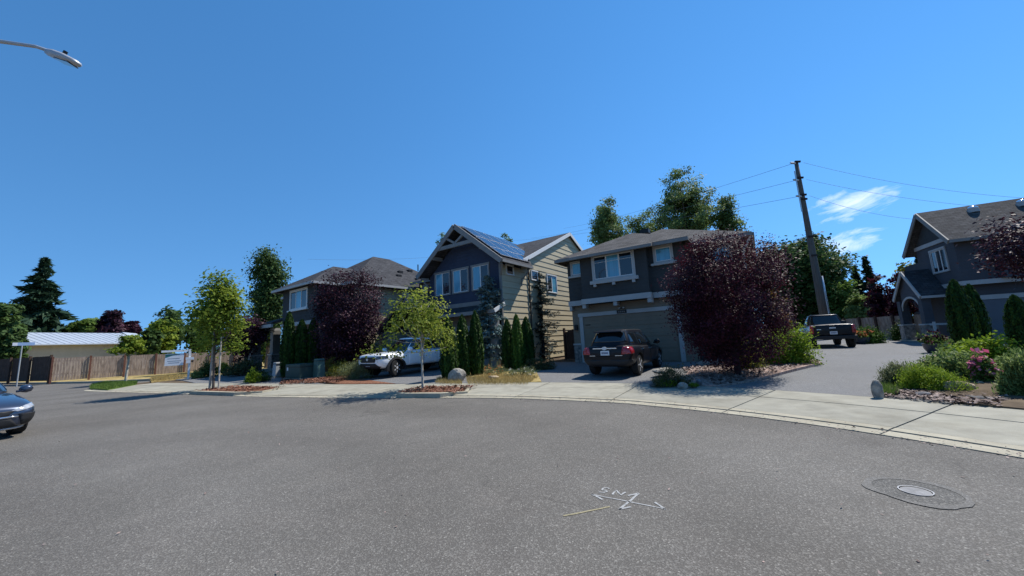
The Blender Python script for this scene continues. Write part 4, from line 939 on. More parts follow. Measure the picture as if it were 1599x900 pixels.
# ------------------------------------------------------------------ vehicles
def car_rings(st):
    rings = []
    for x, zb, zt, wb, wm, wt in st:
        h_ = zt - zb
        half = [(0, zb), (wb * .8, zb), (wb, zb + .06), (wm, zb + h_ * .34), (wm * 1.002, zb + h_ * .62), (wm * .985, zb + h_ * .78), (wt, zt - .035), (wt * .78, zt), (0, zt + .022)]
        rings.append([(x, y, z) for y, z in half] + [(x, -y, z) for y, z in half[-2:0:-1]])
    return rings
def subsurf_mesh(mb, lv, name, cutters=None):
    me = mb.mesh(name); o = bpy.data.objects.new('tmp', me); COL.objects.link(o)
    md = o.modifiers.new('s', 'SUBSURF'); md.levels = lv; md.render_levels = lv; co = None
    if cutters:
        co = bpy.data.objects.new('tmpc', cutters.mesh('c')); COL.objects.link(co); co.data.materials.append(MATS['black'])
        b = o.modifiers.new('b', 'BOOLEAN'); b.operation = 'DIFFERENCE'; b.object = co; b.solver = 'EXACT'; b.material_mode = 'TRANSFER'
    dg = bpy.context.evaluated_depsgraph_get(); ev = o.evaluated_get(dg); out = bpy.data.meshes.new_from_object(ev, depsgraph=dg)
    bpy.data.objects.remove(o)
    if co: bpy.data.objects.remove(co)
    out.name = name; return out
def patch(src, proj, poly, keep, off, name, m, parent, smooth=True):
    "conformal panel: the part of a mesh inside a convex outline seen along an axis, lifted off its surface"
    bm = bmesh.new(); bm.from_mesh(src); ix = {'yz': (1, 2), 'xz': (0, 2), 'xy': (0, 1)}[proj]
    cx = sum(p[0] for p in poly) / len(poly); cy = sum(p[1] for p in poly) / len(poly)
    dl = [f for f in bm.faces if not keep(f.calc_center_median(), f.normal)]; bmesh.ops.delete(bm, geom=dl, context='FACES')
    for i in range(len(poly)):
        a, b = poly[i], poly[(i + 1) % len(poly)]; nx, ny = b[1] - a[1], -(b[0] - a[0])
        if nx * (cx - a[0]) + ny * (cy - a[1]) > 0: nx, ny = -nx, -ny
        co = [0, 0, 0]; no = [0, 0, 0]; co[ix[0]], co[ix[1]] = a; no[ix[0]], no[ix[1]] = nx, ny
        bmesh.ops.bisect_plane(bm, geom=bm.verts[:] + bm.edges[:] + bm.faces[:], plane_co=co, plane_no=no, clear_outer=True)
    if not bm.faces: bm.free(); return None
    seen = set(); best = []; bm.faces.ensure_lookup_table()
    for f in bm.faces:
        if f in seen: continue
        st_ = [f]; isl = []; seen.add(f)
        while st_:
            g = st_.pop(); isl.append(g)
            for ed in g.edges:
                for h_ in ed.link_faces:
                    if h_ not in seen: seen.add(h_); st_.append(h_)
        if not best or sum(q.calc_area() for q in isl) > sum(q.calc_area() for q in best): best = isl
    bs_ = set(best); bmesh.ops.delete(bm, geom=[f for f in bm.faces if f not in bs_], context='FACES')
    bm.normal_update()
    for v in bm.verts: v.co += v.normal * off
    r = bmesh.ops.extrude_face_region(bm, geom=bm.faces[:]); nv = [g for g in r['geom'] if isinstance(g, bmesh.types.BMVert)]
    nvs = {v: v.normal.copy() for v in nv}
    for v in nv: v.co -= nvs[v] * (off + .004)
    for f in bm.faces: f.material_index = 0
    me = bpy.data.meshes.new(name); bm.to_mesh(me); bm.free()
    o = link(name, me, m, parent, False); return o
def wheel(parent, x, y, r, w, rim, spokes, side, rr=.64, steer=0.0, dark='rim_dark'):
    e = MB().lathe([(r * rr, -w / 2), (r * .93, -w / 2), (r, -w * .38), (r, w * .38), (r * .93, w / 2), (r * rr, w / 2)], 32, 'y', (0, 0, 0)).build('wheel', 'tyre', parent, False)
    e.location = (x, y, r); e.rotation_euler = (0, 0, steer); o = side * w * .5
    d = MB().lathe([(r * rr, -.04), (r * rr, .04)], 28, 'y', (0, o * .35, 0)).build('rim_barrel', dark, e)
    rm = MB().lathe([(r * rr * 1.02, -.015), (r * rr * 1.02, .015), (r * rr * .9, .02 * side), (r * rr * .9, -.02)], 28, 'y', (0, o * .93, 0))
    rm = MB(); n = 28; ra, rb = r * rr * 1.03, r * rr * .90
    rings = [[(q * math.cos(2 * math.pi * k / n), o * yy, q * math.sin(2 * math.pi * k / n)) for k in range(n)] for q, yy in ((ra, .85), (ra, 1.0), (rb, .97), (rb, .7))]
    rm.loft(rings, False)
    for k in range(spokes):
        t = 2 * math.pi * (k + .5) / spokes; c, s = math.cos(t), math.sin(t); hw = r * .075
        p0 = Vector((c * r * .1, o * .86, s * r * .1)); p1 = Vector((c * rb * 1.02, o * .92, s * rb * 1.02)); rm.beam(p0, p1, hw * 1.6, .03, (0, 1, 0))
    rm.lathe([(r * .17, -.02), (r * .17, .02)], 14, 'y', (0, o * .88, 0)); rm.build('rim', rim, e)
    return e
def gh_mesh(belt, roof, zb, zr, crown, name, inset=.05):
    "greenhouse: belt and roof outlines as (x, y) for the left side, front to rear"
    def ring(o, z, bulge=0, sc=1.0):
        L = [(x, y, z) for x, y in o]; R = [(x, -y, z) for x, y in o[::-1]]
        f = (o[0][0] + bulge, 0, z); b = (o[-1][0] - bulge * .6, 0, z); return [f] + L + [b] + R
    mid = [((a[0] + b[0]) / 2, (a[1] + b[1]) / 2 + .02) for a, b in zip(belt, roof)]
    ins = [(x * .96 + .04 * sum(p[0] for p in roof) / len(roof), y - inset) for x, y in roof]
    rings = [ring(belt, zb - .12, .10), ring(belt, zb, .10), ring(mid, (zb + zr) / 2, .09), ring(roof, zr - .05, .07), ring([(x, y - .02) for x, y in roof], zr - .01, .05), ring(ins, zr + crown * .7, .02), ring([(x * .5 + .5 * sum(p[0] for p in roof) / len(roof), y * .45) for x, y in ins], zr + crown, 0)]
    return MB().loft(rings, True)
def mirror_part(parent, x, y, z, m, s, sc=1.0):
    rg = []
    for dx, w, h_ in ((.10, .05, .05), (.07, .10, .085), (-.02, .12, .10), (-.06, .115, .095)):
        rg.append([(x + dx * sc, y + s * (.10 + w * a) * sc, z + h_ * b * sc) for a, b in ((1, 0), (.7, .75), (0, 1), (-.7, .75), (-1, 0), (-.7, -.75), (0, -1), (.7, -.75))])
    mb = MB().loft(rg); mb.beam((x, y - s * .06, z - .05), (x + .01, y + s * .06, z - .04), .05, .05); return mb.build('side_mirror', m, parent, True)
def car(name, loc_, az_, st, label, cat, paint, wb, r, w, wy, belt, roof, zb, zr, crown, arch=.07, rim='rim_silver', spokes=6, lv=2, rr=.64, steer=0.0, wcx=0.0, group='vehicles parked along the street'):
    e = empty(name, loc_, math.pi / 2 - az_, label, cat, group)
    cut = MB()
    for x in (wcx + wb / 2, wcx - wb / 2):
        for s in (1, -1):
            n = 28; y0, y1 = wy - w * .75, wy + .6
            cut.loft([[(x + (r + arch) * math.cos(2 * math.pi * k / n), s * yy, r * 1.02 + (r + arch) * math.sin(2 * math.pi * k / n)) for k in range(n)] for yy in (y0, y1)])
    body = subsurf_mesh(MB().loft(car_rings(st)), lv, name + '_body', cut)
    if not body.materials: body.materials.append(MATS[paint])
    else: body.materials[0] = MATS[paint]
    body.polygons.foreach_set('use_smooth', [len(p.vertices) <= 4 for p in body.polygons])
    bo = bpy.data.objects.new('body', body); COL.objects.link(bo); bo.parent = e
    gm = subsurf_mesh(gh_mesh(belt, roof, zb, zr, crown, name), 2, name + '_cab'); gm.materials.clear(); gm.materials.append(MATS[paint])
    gm.polygons.foreach_set('use_smooth', [True] * len(gm.polygons))
    co = bpy.data.objects.new('cabin', gm); COL.objects.link(co); co.parent = e
    for x in (wcx + wb / 2, wcx - wb / 2):
        for s in (1, -1): wheel(e, x, s * wy, r, w, rim, spokes, s, rr, steer if x > wcx else 0)
    return e, body, gm
LFT = lambda c, n: c.y > .2 and n.y > .25
RGT = lambda c, n: c.y < -.2 and n.y < -.25
FRT = lambda c, n: n.x > .15
BCK = lambda c, n: n.x < -.15
def flank(e, body, gm, doors, wins, zdoor, hz_, paint, seam=True, handle='chrome', off=.006):
    for s, K in ((1, LFT), (-1, RGT)):
        for (x0, x1) in doors:
            dp = patch(body, 'xz', [(x0, zdoor[0]), (x1, zdoor[0]), (x1, zdoor[1]), (x0, zdoor[1])], K, off, 'door', paint, e)
            if dp:
                yy = max(abs(v.co.y) for v in dp.data.vertices); MB().box(x1 + .04 if x1 < x0 else x0 + .04, (x1 if x1 < x0 else x0) + .24, s * yy - .012, s * yy + .028, hz_, hz_ + .035).build('handle', handle, dp)
        for poly in wins: patch(gm, 'xz', poly, K, .006, 'side_window', 'car_glass', e)
def plate(e, x, z, facing, w=.33, h_=.16):
    s = 1 if facing == 'f' else -1
    p = MB().box(min(x, x + s * .02), max(x, x + s * .02), -w / 2, w / 2, z - h_ / 2, z + h_ / 2).build('licence_plate', 'plate', e)
    for k in range(6): y = -w / 2 + .045 + k * .042; MB().box(min(x + s * .02, x + s * .023), max(x + s * .02, x + s * .023), y, y + .028, z - .035, z + .035).build('plate_mark', 'plate_ink', p)
def arch_flare(e, x, y, r, wid, s, m='plastic'):
    mb = MB(); n = 14; rings = []
    for k in range(n + 1):
        t = math.radians(-12 + 204 * k / n); c, sn = math.cos(t), math.sin(t)
        rings.append([(x + q * c, y + s * o, max(.2, r * .96 + q * sn)) for q, o in ((r + .05, -.10), (r + .05, .035), (r + wid, .012), (r + wid, -.10))])
    mb.loft(rings); return mb.build('fender_flare', m, e, False)

# --- white pickup
fwd = Vector((-.574, -.819)); 
W = [(2.68, .52, 1.00, .62, .76, .70), (2.62, .44, 1.05, .74, .86, .80), (2.45, .40, 1.09, .84, .93, .86), (2.0, .38, 1.13, .88, .95, .87), (1.4, .37, 1.16, .90, .95, .87), (.95, .37, 1.17, .90, .945, .87), (.2, .37, 1.17, .90, .945, .88), (-.8, .37, 1.18, .90, .945, .89), (-1.05, .38, 1.19, .90, .95, .90), (-1.9, .42, 1.20, .90, .95, .91), (-2.55, .48, 1.20, .88, .94, .90), (-2.66, .52, 1.17, .84, .90, .86)]
e, body, gm = car('pickup_truck', (-5.55, 19.90, .16), R_(214), W, 'white pickup truck parked nose out with black fender flares', 'pickup truck', 'paint_white_car', 3.36, .395, .27, .79,
    [(1.22, .78), (.30, .83), (-.50, .84), (-1.02, .80)], [(.48, .60), (.12, .655), (-.45, .66), (-.86, .62)], 1.16, 1.80, .05, .075, 'rim_silver', 6, 2, .62, R_(14), .05)
flank(e, body, gm, [(.98, -.02), (-.04, -.95)], [[(.92, 1.20), (.05, 1.20), (.05, 1.72), (.42, 1.72)], [(-.03, 1.20), (-.78, 1.20), (-.70, 1.72), (-.03, 1.72)]], (.50, 1.10), .98, 'paint_white_car', handle='paint_white_car')
patch(gm, 'yz', [(-.70, 1.18), (.70, 1.18), (.58, 1.75), (-.58, 1.75)], lambda c, n: n.x > .3, .006, 'windshield', 'car_glass', e)
patch(gm, 'yz', [(-.66, 1.22), (.66, 1.22), (.56, 1.72), (-.56, 1.72)], lambda c, n: n.x < -.3, .006, 'rear_window', 'car_glass', e)
gr = patch(body, 'yz', [(-.58, .80), (-.52, .70), (.52, .70), (.58, .80), (.58, .90), (.50, .96), (-.50, .96), (-.58, .90)], FRT, .02, 'grille', 'plastic', e)
for k in range(5): MB().box(2.655, 2.70, -.50, .50, .725 + .05 * k, .735 + .05 * k).build('grille_bar', 'black', gr)
bx_ = MB().lathe([(.075, -.01), (.075, .01)], 20, 'y', (0, 0, 0)); bx_.v = [(2.715 + y * .6, x, z * .78 + .845) for x, y, z in bx_.v]; bx_.build('emblem', 'galv', e)
patch(body, 'yz', [(-.80, .50), (-.64, .42), (.64, .42), (.80, .50), (.56, .66), (-.56, .66)], FRT, .018, 'lower_bumper', 'plastic', e)
for s in (1, -1):
    patch(body, 'yz', [(s * .60, .88), (s * .66, .82), (s * .95, .88), (s * .95, 1.0), (s * .66, .985)], lambda c, n: n.x > .02 and c.x > 2.2, .014, 'headlight', 'lamp_smoke', e)
    patch(body, 'yz', [(s * .74, .66), (s * .86, .68), (s * .88, .81), (s * .76, .80)], FRT, .012, 'fog_lamp', 'plastic', e)
    for x in (1.73, -1.63): arch_flare(e, x, s * .93, .395, .17, s)
    mirror_part(e, .98, s * .90, 1.25, 'paint_white_car', s, 1.15)
    patch(body, 'xz', [(1.2, .38), (-1.2, .38), (-1.2, .47), (1.2, .47)], LFT if s > 0 else RGT, .012, 'rocker_panel', 'plastic', e)
plate(e, 2.66, .60, 'f')
# --- black crossover, seen from the rear
W = [(2.34, .42, .78, .60, .74, .66), (2.22, .34, .86, .74, .86, .78), (1.9, .30, .95, .84, .93, .82), (1.3, .28, 1.02, .88, .955, .84), (.8, .28, 1.05, .89, .96, .86), (0, .28, 1.06, .89, .96, .88), (-.8, .28, 1.08, .89, .96, .89), (-1.6, .30, 1.10, .88, .96, .89), (-2.1, .34, 1.10, .84, .94, .86), (-2.28, .38, 1.08, .78, .90, .80), (-2.36, .44, 1.02, .70, .84, .74)]
sx, sy = 4.57, 15.22
e, body, gm = car('parked_car', (sx, sy, .125), R_(35), W, 'black crossover car parked facing the garage door', 'car', 'paint_black_car', 2.82, .37, .25, .80,
    [(1.28, .74), (.40, .86), (-.55, .87), (-1.45, .85), (-2.18, .74)], [(.45, .56), (.10, .64), (-.55, .65), (-1.35, .63), (-1.82, .56)], 1.06, 1.62, .06, .06, 'rim_silver', 5, 2, .70, 0, -.02)
flank(e, body, gm, [(.95, -.08), (-.10, -1.05)], [[(.90, 1.10), (-.02, 1.10), (-.02, 1.53), (.36, 1.53)], [(-.08, 1.10), (-.98, 1.10), (-.98, 1.54), (-.08, 1.54)], [(-1.08, 1.12), (-1.85, 1.16), (-1.62, 1.52), (-1.08, 1.54)]], (.42, 1.00), .90, 'paint_black_car')
patch(gm, 'yz', [(-.66, 1.08), (.66, 1.08), (.54, 1.56), (-.54, 1.56)], lambda c, n: n.x > .3, .006, 'windshield', 'car_glass', e)
patch(gm, 'yz', [(-.66, 1.22), (.66, 1.22), (.54, 1.56), (-.54, 1.56)], lambda c, n: n.x < -.3, .006, 'rear_window', 'car_glass', e)
lg = patch(body, 'yz', [(-.74, .72), (.74, .72), (.70, 1.06), (-.70, 1.06)], BCK, .008, 'liftgate', 'paint_black_car', e)
MB().box(-2.42, -2.385, -.44, .44, .985, 1.02).build('chrome_strip', 'chrome', e)
ob = MB().lathe([(.06, -.008), (.06, .008)], 18, 'y', (0, 0, 0)); ob.v = [(-2.425 + y, x * 1.5, z + 1.005) for x, y, z in ob.v]; ob.build('emblem', 'galv', e)
for s in (1, -1):
    patch(body, 'yz', [(s * .58, .80), (s * .60, .78), (s * .97, .80), (s * .97, 1.03), (s * .62, 1.03)], lambda c, n: c.x < -2.0 and n.x < .2 and abs(n.z) < .8, .014, 'tail_light', 'lamp_red', e)
    mirror_part(e, .86, s * .92, 1.12, 'paint_black_car', s)
patch(body, 'yz', [(-.88, .36), (.88, .36), (.92, .60), (-.92, .60)], BCK, .014, 'bumper', 'plastic', e)
MB().box(-2.385, -2.37, -.62, -.36, .735, .755).build('badge', 'chrome', e); MB().box(-2.385, -2.37, .38, .60, .735, .755).build('badge', 'chrome', e)
plate(e, -2.385, .84, 'r', .32, .16)
sp = MB().prism([(-1.78, -.60, 1.585), (-1.78, .60, 1.585), (-2.02, .54, 1.57), (-2.02, -.54, 1.57)], [(-1.74, -.58, 1.63), (-1.74, .58, 1.63), (-2.0, .52, 1.60), (-2.0, -.52, 1.60)]).build('spoiler', 'paint_black_car', e)
# --- dark pickup, tail towards the street
W = [(2.9, .56, 1.06, .66, .82, .76), (2.8, .48, 1.16, .80, .94, .86), (2.4, .44, 1.22, .88, 1.0, .90), (1.6, .44, 1.26, .92, 1.0, .90), (1.0, .44, 1.28, .92, 1.0, .91), (0, .44, 1.30, .92, 1.0, .94), (-.9, .44, 1.32, .92, 1.0, .95), (-1.1, .45, 1.34, .92, 1.005, .96), (-2.0, .50, 1.34, .92, 1.005, .97), (-2.72, .55, 1.34, .92, 1.0, .97), (-2.84, .57, 1.31, .90, .97, .94)]
p0, p1 = gnd(1272, 545, .2), gnd(1328, 543, .2); ctr = (p0 + p1) / 2; hd = R_(32)
e, body, gm = car('pickup_truck', (ctr.x + math.sin(hd) * 1.85, ctr.y + math.cos(hd) * 1.85, .235), hd, W, 'dark pickup truck seen from behind on the shared drive', 'pickup truck', 'paint_dark_truck', 3.68, .43, .30, .84,
    [(1.15, .84), (.35, .90), (-.45, .91), (-.98, .88)], [(.45, .66), (.10, .71), (-.40, .72), (-.80, .69)], 1.28, 1.90, .05, .08, 'rim_dark', 6, 2, .6, 0, -.02)
flank(e, body, gm, [(1.0, .02), (-.02, -.92)], [[(.85, 1.33), (.05, 1.33), (.05, 1.82), (.40, 1.82)], [(-.02, 1.33), (-.75, 1.33), (-.68, 1.82), (-.02, 1.82)]], (.60, 1.22), 1.08, 'paint_dark_truck', handle='plastic')
patch(gm, 'yz', [(-.74, 1.36), (.74, 1.36), (.62, 1.82), (-.62, 1.82)], lambda c, n: n.x < -.3, .006, 'rear_window', 'car_glass', e)
patch(gm, 'yz', [(-.76, 1.30), (.76, 1.30), (.62, 1.84), (-.62, 1.84)], lambda c, n: n.x > .3, .006, 'windshield', 'car_glass', e)
tg = patch(body, 'yz', [(-.78, .72), (.78, .72), (.78, 1.30), (-.78, 1.30)], BCK, .012, 'tailgate', 'paint_dark_truck', e)
MB().box(-2.90, -2.862, -.14, .14, 1.10, 1.17).build('emblem', 'galv', tg); MB().box(-2.885, -2.862, .50, .70, 1.05, 1.08).build('badge', 'chrome', tg)
for s in (1, -1):
    patch(body, 'yz', [(s * .82, .84), (s * 1.02, .84), (s * 1.02, 1.27), (s * .82, 1.27)], lambda c, n: c.x < -2.6 and n.x < .3, .014, 'tail_light', 'lamp_red', e)
    mirror_part(e, .92, s * .96, 1.42, 'plastic', s, 1.5)
    for x in (1.82, -1.86): arch_flare(e, x, s * .985, .43, .13, s)
MB().box(-2.98, -2.80, -.98, .98, .50, .70).build('bumper', 'plastic', e, bevel=.03); plate(e, -2.99, .86, 'r', .32, .16)
MB().box(.3, -.6, -.55, .55, 1.93, 1.97).build('roof_rail', 'plastic', e)
# --- steel-blue saloon at the left edge
W = [(2.42, .30, .60, .58, .70, .58), (2.36, .22, .70, .72, .82, .70), (2.15, .18, .79, .80, .89, .78), (1.7, .17, .87, .83, .915, .80), (1.2, .17, .92, .84, .92, .80), (.8, .17, .95, .85, .92, .81), (0, .17, .97, .85, .92, .82), (-1.0, .17, .99, .85, .92, .82), (-1.7, .20, 1.0, .84, .91, .80), (-2.2, .26, 1.0, .80, .88, .74), (-2.42, .36, .96, .70, .80, .64)]
hd = R_(116); f_ = Vector((math.sin(hd), math.cos(hd))); l_ = Vector((-f_.y, f_.x)); pc = gnd(38, 676, .05); cpos = Vector((pc.x, pc.y)) - f_ * 2.0 - l_ * .80
e, body, gm = car('parked_car', (cpos.x, cpos.y, .005), hd, W, 'steel blue saloon car entering at the left edge of the street', 'car', 'paint_steel_car', 2.82, .335, .23, .79,
    [(.95, .74), (.20, .81), (-.65, .81), (-1.55, .72)], [(.15, .53), (-.15, .58), (-.65, .58), (-1.05, .53)], .97, 1.38, .05, .05, 'rim_silver', 10, 2, .68, 0, -.02)
flank(e, body, gm, [(.80, -.20), (-.22, -1.15)], [[(.62, 1.0), (-.12, 1.0), (-.12, 1.32), (.10, 1.32)], [(-.2, 1.0), (-1.15, 1.0), (-1.0, 1.32), (-.2, 1.32)]], (.32, .90), .80, 'paint_steel_car')
patch(gm, 'yz', [(-.68, .98), (.68, .98), (.52, 1.33), (-.52, 1.33)], lambda c, n: n.x > .3, .006, 'windshield', 'car_glass', e)
patch(gm, 'yz', [(-.64, 1.0), (.64, 1.0), (.5, 1.33), (-.5, 1.33)], lambda c, n: n.x < -.3, .006, 'rear_window', 'car_glass', e)
gr = patch(body, 'yz', [(-.62, .26), (.62, .26), (.50, .44), (-.50, .44)], FRT, .012, 'lower_grille', 'plastic', e)
patch(body, 'yz', [(-.46, .50), (.46, .50), (.56, .60), (-.56, .60)], FRT, .012, 'upper_grille', 'plastic', e)
patch(body, 'yz', [(-.60, .455), (.60, .455), (.60, .485), (-.60, .485)], FRT, .022, 'grille_chrome', 'chrome', e)
patch(body, 'yz', [(-.76, .205), (.76, .205), (.78, .235), (-.78, .235)], FRT, .022, 'lip_strip', 'rim_silver', e)
for s in (1, -1):
    patch(body, 'yz', [(s * .50, .60), (s * .60, .57), (s * .92, .66), (s * .92, .74), (s * .70, .69)], lambda c, n: c.x > 1.9 and n.x > .02, .012, 'headlight', 'lamp_clear', e)
    patch(body, 'yz', [(s * .66, .28), (s * .84, .28), (s * .88, .52), (s * .60, .52)], lambda c, n: n.x > .1, .010, 'corner_vent', 'plastic', e)
    mirror_part(e, .72, s * .90, .99, 'paint_steel_car', s)
plate(e, 2.43, .50, 'f')

# ------------------------------------------------------------------ vegetation kit
def unit(a): return a / (np.linalg.norm(a, axis=-1, keepdims=True) + 1e-9)
def leaves(P, size, rg, pref=None, bias=.6, aspect=.55, axis=None, abias=0.0):
    N = len(P); n = unit(rg.normal(size=(N, 3)))
    if pref is not None: n = unit(n + bias * 1.5 * unit(pref))
    d = unit(rg.normal(size=(N, 3)))
    if axis is not None: d = unit(d + abias * unit(axis))
    d = unit(d - n * (d * n).sum(1, keepdims=True)); e = np.cross(n, d)
    L = (size * rg.uniform(.7, 1.3, N))[:, None]; W = L * aspect
    V = np.zeros((N, 4, 3)); V[:, 0] = P - d * L * .5; V[:, 1] = P + e * W * .5 + n * L * .06; V[:, 2] = P + d * L * .5; V[:, 3] = P - e * W * .5 + n * L * .06
    return V
def foliage(name, parts, m, parent):
    V = np.concatenate([p[0] for p in parts]); T = np.concatenate([p[1] for p in parts]); N = len(V)
    me = np_mesh(name, V.reshape(-1, 3), np.arange(4 * N).reshape(N, 4), np.repeat(np.clip(T, 0, 1), 4)); return link(name, me, m, parent)
def clumps(rg, C, rad, n, hollow=.35, lump=.2, flat=0.0, shape='round'):
    d = unit(rg.normal(size=(n, 3))); ph = rg.uniform(0, 6.28, 6)
    am = 1 + lump * (np.sin(3 * d[:, 0] + ph[0]) + np.sin(4 * d[:, 1] + ph[1]) + np.sin(4 * d[:, 2] + ph[2])) / 1.6
    r = (hollow ** 2 + (1 - hollow ** 2) * rg.uniform(0, 1, n)) ** .5
    Q = d * r[:, None] * am[:, None]; Q[:, 2] = np.clip(Q[:, 2], -1.05, .97)
    if shape == 'cone': Q[:, :2] *= np.clip(.95 - .5 * Q[:, 2:3], .2, 1.3)
    if shape == 'vase': Q[:, :2] *= np.clip(.86 + .22 * Q[:, 2:3], .5, 1.2)
    if shape == 'column': Q[:, :2] *= np.clip(1.05 - .45 * np.abs(Q[:, 2:3]), .2, 1.2)
    if shape == 'egg': Q[:, :2] *= np.clip(.92 - .32 * Q[:, 2:3], .2, 1.3)
    return np.array(C) + Q * np.array(rad), d
def crown(rg, C, rad, n, per, leaf, cr, hollow=.35, lump=.2, shape='round', aspect=.55, zmin=None):
    Q, d = clumps(rg, C, rad, n, hollow, lump, shape=shape)
    if zmin is not None: Q[:, 2] = np.maximum(Q[:, 2], zmin + rg.uniform(0, .25, n) * rad[2])
    ct = rg.uniform(.15, .75, n); P = np.repeat(Q, per, 0) + rg.normal(size=(n * per, 3)) * cr * np.array([1, 1, .75])
    T = np.repeat(ct, per) + rg.normal(0, .2, n * per); pref = np.repeat(unit(d * .7 + np.array([0, 0, .5]) + rg.normal(size=(n, 3)) * .45), per, 0)
    return (leaves(P, np.full(n * per, leaf), rg, pref, 1.1, aspect), T), Q
def limbs(mb, rg, trunk_top, r0, Q, k, z0, z1, lean=(0, 0), rtip=.012):
    idx = rg.choice(len(Q), size=min(k, len(Q)), replace=False)
    for i in idx:
        q = Q[i]; zs = z0 + (z1 - z0) * rg.uniform(0, .85); zs = min(zs, q[2] - .1 * abs(q[2])); s = np.array([lean[0] * zs, lean[1] * zs, zs])
        m_ = s * .5 + q * .5 + np.array([0, 0, -.06 * np.linalg.norm(q - s)]); f = 1 - (zs - z0) / max(.1, z1 - z0) * .6
        mb.tube([s, m_, q], [r0 * .45 * f, r0 * .28 * f, rtip], 6)
def tree(name, label, base, H, W, z0, mats=('leaf_mid', 'bark'), n=120, per=50, leaf=.2, cr=None, seed=1, shape='round', tr=None, group=None, lump=.2, hollow=.35, nl=14, cat='tree', depth=None, rz=0):
    rg = np.random.default_rng(seed); e = empty(name, base, rz, label, cat, group); tr = tr or max(.05, H * .016); hh = (H - z0) / 2
    cr = cr or min(W, H - z0) * .085
    cp, Q = crown(rg, (0, 0, z0 + hh), (W / 2, (depth or W) / 2, hh), n, per, leaf, cr, hollow, lump, shape, zmin=z0 * .6)
    foliage('crown', [cp], mats[0], e)
    mb = MB(); top = z0 + hh * 1.5; mb.tube([(0, 0, -.3), (0, 0, .15), (rg.uniform(-.02, .02) * H, rg.uniform(-.02, .02) * H, top * .55), (0, 0, top)], [tr * 1.35, tr, tr * .72, tr * .2], 9)
    limbs(mb, rg, top, tr, Q, nl, max(.15, z0 * .75), top, rtip=tr * .08); mb.build('trunk', mats[1], e, True)
    return e
def conifer(name, label, base, H, Rm, mats=('needle_fir', 'bark'), seed=1, levels=26, nb=6, z0=.06, spray=.5, droop=.25, dens=9, irregular=.25, group=None, upturn=.0, power=.9, cat='conifer', wid=.35):
    rg = np.random.default_rng(seed); e = empty(name, base, 0, label, cat, group); parts = []; mb = MB()
    mb.tube([(0, 0, -.3), (0, 0, H * .4), (0, 0, H * .98)], [H * .02, H * .013, H * .002], 9)
    Ps = []; As = []; Ss = []; Ts = []
    for k in range(levels):
        for b in range(nb):
            f = min(.985, max(0, (k + rg.uniform(-.7, .7)) / levels)); z = H * (z0 + (1 - z0) * f); ln0 = Rm * max(.03, (1 - f)) ** power
            a = rg.uniform(0, 6.28); ln = ln0 * rg.uniform(1 - irregular * 1.6, 1 + irregular * .7); dirh = np.array([math.cos(a), math.sin(a), 0]); t = np.linspace(0, 1, dens)
            p = np.array([0, 0, z]) + dirh * (ln * t)[:, None] + np.array([0, 0, 1]) * (ln * (-droop * t ** 1.5 + upturn * t ** 3))[:, None]
            if ln > .25: mb.tube([p[0], p[len(p) // 2], p[-1]], [max(.008, ln * .018), max(.006, ln * .012), .004], 4, False)
            sd = np.array([-math.sin(a), math.cos(a), 0]); tn = rg.uniform(.2, .8)
            for s in (-1, 0, 1):
                w = ln * wid * (1 - .75 * t) * s * .55
                pp = p + sd * w[:, None] + rg.normal(size=p.shape) * ln * .03 - np.array([0, 0, .05]) * ln * abs(s)
                Ps.append(pp); As.append(np.tile(dirh + sd * s * .7 + np.array([0, 0, -.25]), (dens, 1))); Ss.append(np.full(dens, spray) * (.55 + .45 * min(1, ln / Rm * 1.5))); Ts.append(np.full(dens, tn) + rg.normal(0, .15, dens))
    P = np.concatenate(Ps); A = np.concatenate(As); S = np.concatenate(Ss); T = np.concatenate(Ts)
    V = leaves(P, S, rg, np.tile([0, 0, 1.0], (len(P), 1)), .8, .34, A, 2.2)
    foliage('crown', [(V, T)], mats[0], e); mb.build('trunk', mats[1], e); return e
def arborvitae(label, base, H, W, seed, m='leaf_arb', n=4200, name='arborvitae', group='columnar evergreens', tips=1):
    rg = np.random.default_rng(seed); e = empty(name, base, rg.uniform(0, 6), label, 'evergreen', group); R = W / 2
    def prof(t): return R * np.clip((.70 + .75 * t) * np.clip(1 - t, 0, 1) ** .62 * 1.12, .02, 1.05) * (1 - .25 * np.exp(-t * 9))
    t = rg.uniform(0, 1, n) ** 1.15; a = rg.uniform(0, 6.28, n); rib = 1 + .07 * np.sin(a * 7 + 5 * t) + .05 * np.sin(a * 13 - 9 * t); r = prof(t) * rib * rg.uniform(.78, 1.05, n)
    P = np.stack([r * np.cos(a), r * np.sin(a), t * H], 1); out = np.stack([np.cos(a), np.sin(a), np.full(n, .25)], 1)
    tone = .4 + .35 * np.sin(a * 7 + 5 * t) * .6 + rg.normal(0, .2, n)
    V = leaves(P, np.full(n, .05 + .035 * H), rg, out, 1.1, .36, np.stack([np.cos(a) * .35, np.sin(a) * .35, np.ones(n)], 1), 2.4)
    core = MB(); k = 12; zz = np.linspace(0, .96, 9)
    core.loft([[(prof(z) * .80 * math.cos(2 * math.pi * i / k), prof(z) * .80 * math.sin(2 * math.pi * i / k), z * H) for i in range(k)] for z in zz])
    o = foliage('foliage', [(V, tone)], m, e); core.build('light_block_core', m, e, True)  # solid dark core added inside to block light between the sprays
    MB().tube([(0, 0, -.2), (0, 0, H * .4)], [.07, .04], 7).build('trunk', 'bark', e); return e
